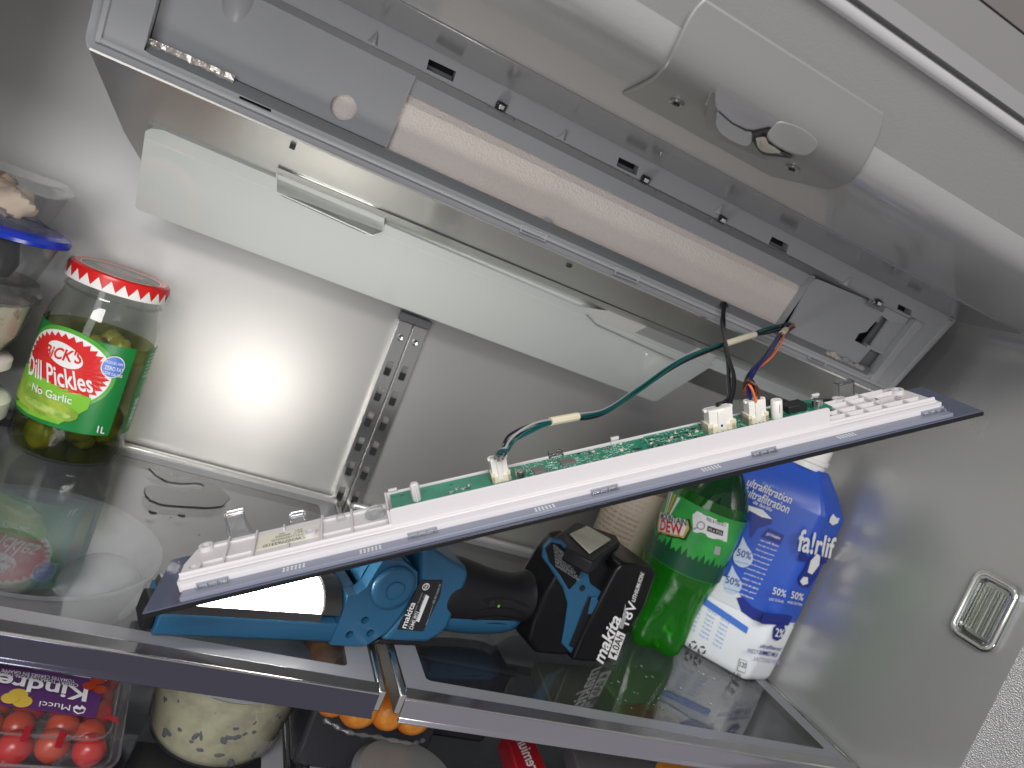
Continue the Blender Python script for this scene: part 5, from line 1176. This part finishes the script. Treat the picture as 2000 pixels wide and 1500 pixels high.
for e, z in ((.0035, -.0155), (-.001, -.0195), (-.006, -.0015)):
    b = MB(); r_ = qring(e, z); b.tube(r_ + r_[:2], .0009, 6); b.build('pack_ridge', m_cp, tm, frame=WORLD)
rd = random.Random(12)
for i in range(8):
    for j in range(5):
        x = xr - .016 - i * .0205; y = yf + .014 + j * .0205
        m_ = m_tomo if rd.random() < .4 else m_tom
        MB().blob(Q.pt(x + rd.uniform(-.003, .003), y + rd.uniform(-.003, .003), -.015 - rd.uniform(0, .005)), .0105, .0105, .0105).build('tomato', m_, tm, frame=WORLD)
for i in range(8):
    MB().blob(Q.pt(xr - .016 - i * .0205, yf + .010, -.036 - rd.uniform(0, .004)), .0105, .0100, .0105).build('tomato', m_tom, tm, frame=WORLD)
def tq(x, y, w_=.0012): p = Q.px(x, y, w_); return p
def tpoly(name, pix, m, w_):
    P2 = [tuple(Q.px(x, y, w_)) for x, y in pix]; b = MB(); b.prism(P2, w_ - .0003, w_); b.v = [tuple(Q.pt(*v)) for v in b.v]; return b.build(name, m, tm, frame=WORLD)
def ttext(txt, a, b1, c1, m, w_=.0016, bold=0, shear=0):
    P2 = [Q.px(*p, w_) for p in (a, b1, c1)]; qf = quad(*[V((p.x, p.y, w_)) for p in P2]); b = MB(); b.text(txt, lambda s, t: Q.pt(*qf(s, t)), bold, shear); b.build('lettering', m, tm, frame=WORLD, flat=True)
tpoly('purple_label', [(-60, 1368), (-30, 1290), (208, 1326), (186, 1402)], m_purple, .0008)
tpoly('white_band', [(-30, 1290), (-26, 1278), (212, 1318), (208, 1329)], m_bwhite, .0011)
b = MB(); rd = random.Random(6); x = -20.0
while x < 66:
    wv = rd.choice((1.0, 1.6, 2.4)); P2 = [tuple(Q.px(a, c, .0014)) for a, c in ((x, 1284 + x * .165), (x + wv, 1284 + (x + wv) * .165), (x + wv - 1, 1299 + x * .165), (x - 1, 1299 + x * .165))]
    b.add([tuple(Q.pt(p[0], p[1], .0014)) for p in P2], [(0, 1, 2, 3)]); x += wv + rd.choice((1.0, 1.5))
b.build('barcode', m_chip, tm, frame=WORLD)
# the pack is turned away from the viewer, so its lettering reads upside down from here
ttext('Kindred', (173, 1345), (-34, 1308), (168, 1371), m_bwhite, bold=.05)
ttext('CHERRY TOMATOES ON-THE-VINE', (153, 1336), (-20, 1309), (152, 1342), m_bwhite, bold=.01)
ttext('TOMATES CERISES EN GRAPPE', (147, 1328), (4, 1306), (146, 1334), m_bwhite, bold=.01)
ttext('PRODUCT OF CANADA', (142, 1311), (76, 1301), (141, 1319), m_chip, bold=.01)
ttext('340 g 12 oz', (190, 1315), (148, 1309), (189, 1322), m_chip, bold=.01)
ttext('Mucci', (138, 1377), (78, 1369), (136, 1388), m_bwhite, bold=0)
tpoly('leaf_mark', [(143, 1381), (150, 1377), (156, 1382), (160, 1377), (168, 1384), (164, 1392), (152, 1394), (144, 1389)], m_bwhite, .0014)
tpoly('leaf_mark', [(146, 1384), (153, 1385), (156, 1387), (160, 1384), (165, 1386), (162, 1390), (153, 1392), (147, 1388)], m_purple, .0017)
for x, y, r in ((20, 1364, 11), (36, 1355, 12), (44, 1369, 12), (174, 1340, 9), (190, 1328, 10), (196, 1345, 9), (203, 1322, 7)):
    c_ = Q.px(x, y, .0016); s_ = r / 2400; ttz = .0012 + .00012 * (x % 7); b = MB(); b.prism(circ(c_.x, c_.y, s_ * 1.15, 16), ttz - .0003, ttz); b.v = [tuple(Q.pt(*v)) for v in b.v]; b.build('tomato_print', m_yel if x < 100 else m_tomo, tm, frame=WORLD)
for pix in ([(50, 1417), (63, 1419), (53, 1450), (38, 1448)], [(117, 1428), (131, 1430), (120, 1462), (106, 1459)], [(207, 1396), (228, 1400), (233, 1418), (226, 1410), (206, 1403)]):
    tpoly('vent_slot', pix, m_redpack, .0007)

# salad tub
bc = (.099, .572); sl = thing('salad_tub', Fr((bc[0], bc[1], LZ), (1, 0, 0), (0, 1, 0)), 'clear round tub of creamy salad with dark chunks under the left shelf', 'salad tub')
rb = .052
b = MB(); b.lathe([(rb - .008, 0), (rb - .003, .004), (rb, .012), (rb + .0075, .072)], (0, 0, 0), 48, cap=False); b.build('tub', m_cp, sl)
b = MB(); b.lathe([(rb - .010, .0015), (rb - .005, .005), (rb - .0015, .012), (rb + .005, .060), (rb + .001, .064)], (0, 0, 0), 48); b.build('salad', m_salad, sl)
b = MB(); b.lathe([(rb + .0075, .070), (rb + .0100, .071), (rb + .0100, .0745), (rb + .006, .0765), (rb - .004, .0750)], (0, 0, 0), 48); b.build('lid', clear('tub_lid', (.85, .87, .86), .12, f0=.1, body=(.55, .57, .56), amount=.45, bump=(80, .4)), sl)
rd = random.Random(21)
for i in range(46):
    a = rd.uniform(-math.pi, 0.2); z = rd.uniform(.010, .058); r_ = rb - .0010 + (z - .012) * .105
    rot = Matrix.Rotation(a, 3, 'Z') @ Matrix.Rotation(rd.uniform(0, 3), 3, 'X')
    MB().blob((r_ * math.cos(a), r_ * math.sin(a), z), .0008, rd.uniform(.0015, .0042), rd.uniform(.0012, .0026), rot, n=6, wob=.2).build('dark_chunk', m_saladdk, sl)

# carrots in a bag
for i, (x, y) in enumerate(((655, 1385), (707, 1403), (763, 1412), (812, 1418))):
    e = onz(x, y, -.352); L_ = .13; rz = (.0150, .0175, .0150, .0165)[i]
    fr_ = Fr((e.x, e.y, -.352 - rz), (1, 0, 0), (.0, 1, 0))
    b = MB(); d = V((-.04 + .03 * i, 1, 0)).normalized()
    b.tube([V((0, .001, rz)) + d * t for t in (0, .0025, .007, .014, .03, .06, .10, L_)], [rz * .35, rz * .68, rz * .90, rz, rz * 1.04, rz, rz * .9, rz * .6], 18)
    tag(b.build('carrot', m_carrot, None), ('leftmost of the four orange carrots under the shelf gap', 'second and widest orange carrot from the left under the shelf gap', 'third orange carrot, right beneath the gap between the shelves', 'rightmost orange carrot, under the corner of the right shelf trim')[i], 'carrot', 'carrots under the shelves').location = fr_.o
p = onz(735, 1400, -.372)
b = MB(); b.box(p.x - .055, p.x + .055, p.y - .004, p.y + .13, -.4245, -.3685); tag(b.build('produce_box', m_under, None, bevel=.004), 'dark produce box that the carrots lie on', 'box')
b = MB(); pts = [onz(x, y, -.3690) for x, y in ((632, 1405), (680, 1430), (740, 1440), (800, 1452), (830, 1445))]
b.tube(smoothpath(pts, 8), [.0016 + .0008 * math.sin(i * 1.7) for i in range(33)], 8); tag(b.build('plastic_film', m_cp, None), 'crumpled clear film edge below the carrot ends', 'plastic film')
# round grey lid
g = onz(785, 1500, LZ + .045)
gl = thing('round_container', Fr((g.x, g.y - .012, LZ), (1, 0, 0), (0, 1, 0)), 'round container with a frosted grey lid at the bottom edge', 'container')
MB().lathe([(.034, 0), (.040, .040)], (0, 0, 0), 40, cap=False).build('tub', m_cp, gl)
MB().lathe([(.041, .038), (.043, .040), (.043, .046), (.038, .051), (.020, .053)], (0, 0, 0), 40).build('lid', mat('frosted_lid', (.16, .17, .17), .3, 0, coat=.2), gl)
# packs seen low at the right through the glass
def slab(name, label, cat, pix, z, th, m, bev=.002, grp=None):
    P = [onz(x, y, z) for x, y in pix]; b = MB(); n_ = len(P)
    b.add([tuple(p - V((0, 0, th))) for p in P] + [tuple(p) for p in P], [tuple(range(n_)), tuple(range(2 * n_ - 1, n_ - 1, -1))] + [(i, (i + 1) % n_, n_ + (i + 1) % n_, n_ + i) for i in range(n_)])
    return tag(b.build(name, m, None, bevel=bev), label, cat, grp)
o = slab('red_pack', 'narrow red pack with white lettering below the right shelf trim', 'pack', [(985, 1425), (1040, 1432), (1085, 1540), (1020, 1540)], -.390, .02, m_redpack)
P2 = [onz(x, y, -.3895) for x, y in ((1040, 1520), (1005, 1440), (1060, 1510))]; qf = quad(*P2); b = MB(); b.text('Premium', qf, .03); b.build('lettering', m_bwhite, o, flat=True)
slab('grey_pack', 'grey cardboard pack between the red pack and the orange pack below the trim', 'pack', [(1110, 1440), (1250, 1460), (1330, 1560), (1150, 1560)], -.395, .02, mat('grey_card', (.15, .14, .15), .4))
slab('orange_pack', 'orange pack corner below the right shelf trim', 'pack', [(1285, 1482), (1400, 1492), (1460, 1560), (1330, 1560)], -.385, .02, mat('orange_card', (.75, .30, .04), .35, var=(30, (.70, .10, .03), .45, .55)))
o = slab('cheese_pack', 'olive and cream pack seen through the right shelf glass, left of the bottles', 'pack', [(1045, 1290), (1150, 1300), (1228, 1420), (1120, 1405), (1080, 1385)], -.335, .015, mat('olive_card', (.30, .30, .20), .4, var=(14, (.22, .23, .15), .4, .7)))
for k, tx in enumerate(('NATURAL', 'CHEESE')):
    P2 = [onz(x, y, -.3345) for x, y in ((1122 + k * 20, 1398), (1138 + k * 22, 1358), (1114 + k * 20, 1396))]; b = MB(); b.text(tx, quad(*P2), .03); b.build('lettering', m_lgrey, o, flat=True)
slab('deli_pack', 'cream and red sliced meat pack seen through the right shelf glass', 'pack', [(1155, 1298), (1290, 1310), (1330, 1365), (1230, 1400)], -.336, .012, mat('cream_card', (.34, .36, .22), .4))
slab('meat_pack', 'red sliced meat pack lying nearest the front under the right shelf glass', 'pack', [(1205, 1375), (1290, 1370), (1375, 1445), (1232, 1432)], -.335, .012, mat('meat_red', (.50, .09, .05), .3, var=(22, (.42, .30, .14), .45, .6)))
b = MB(); p0, p1 = onz(850, 1240, -.33), onz(1130, 1290, -.33)
tb = thing('crisper_drawer', Fr((.30, .62, LZ), (1, 0, 0), (0, 1, 0)), 'dark drawer with a glossy front rim seen through the right shelf glass', 'drawer')
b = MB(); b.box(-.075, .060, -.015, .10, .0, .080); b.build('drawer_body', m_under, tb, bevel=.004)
b = MB(); b.tube([(-.075, -.018, .083), (.06, -.018, .083)], .0045, 12); b.build('drawer_rim', mat('dark_gloss', (.05, .052, .055), .15, .3), tb)
# white bowl seen through the left glass shelf, with a pale dome
bw = thing('white_bowl', Fr((-.065, .580, -.3642), (1, 0, 0), (0, 1, 0)), 'large white bowl seen through the left glass shelf', 'bowl')
MB().lathe([(.034, 0), (.052, .006), (.074, .036), (.081, .068), (.084, .070), (.084, .073), (.080, .071), (.070, .040), (.046, .014), (.02, .010)], (0, 0, 0), 64, cap=False).build('bowl_shell', m_bowl, bw)
tag(MB().blob((-.016, .570, -.319), .030, .030, .026, n=18).build('egg', m_bowl, None), 'pale egg shaped food in the white bowl, right of the label reflection', 'egg')
tag(MB().blob((-.085, .585, -.322), .032, .032, .024, n=18).build('egg', m_bowl, None), 'second pale egg shaped food in the white bowl, behind the label reflection', 'egg')

# small marks on the panel glass and liner
for i, (x, y) in enumerate(((1509, 8), (700, 448))):
    pass
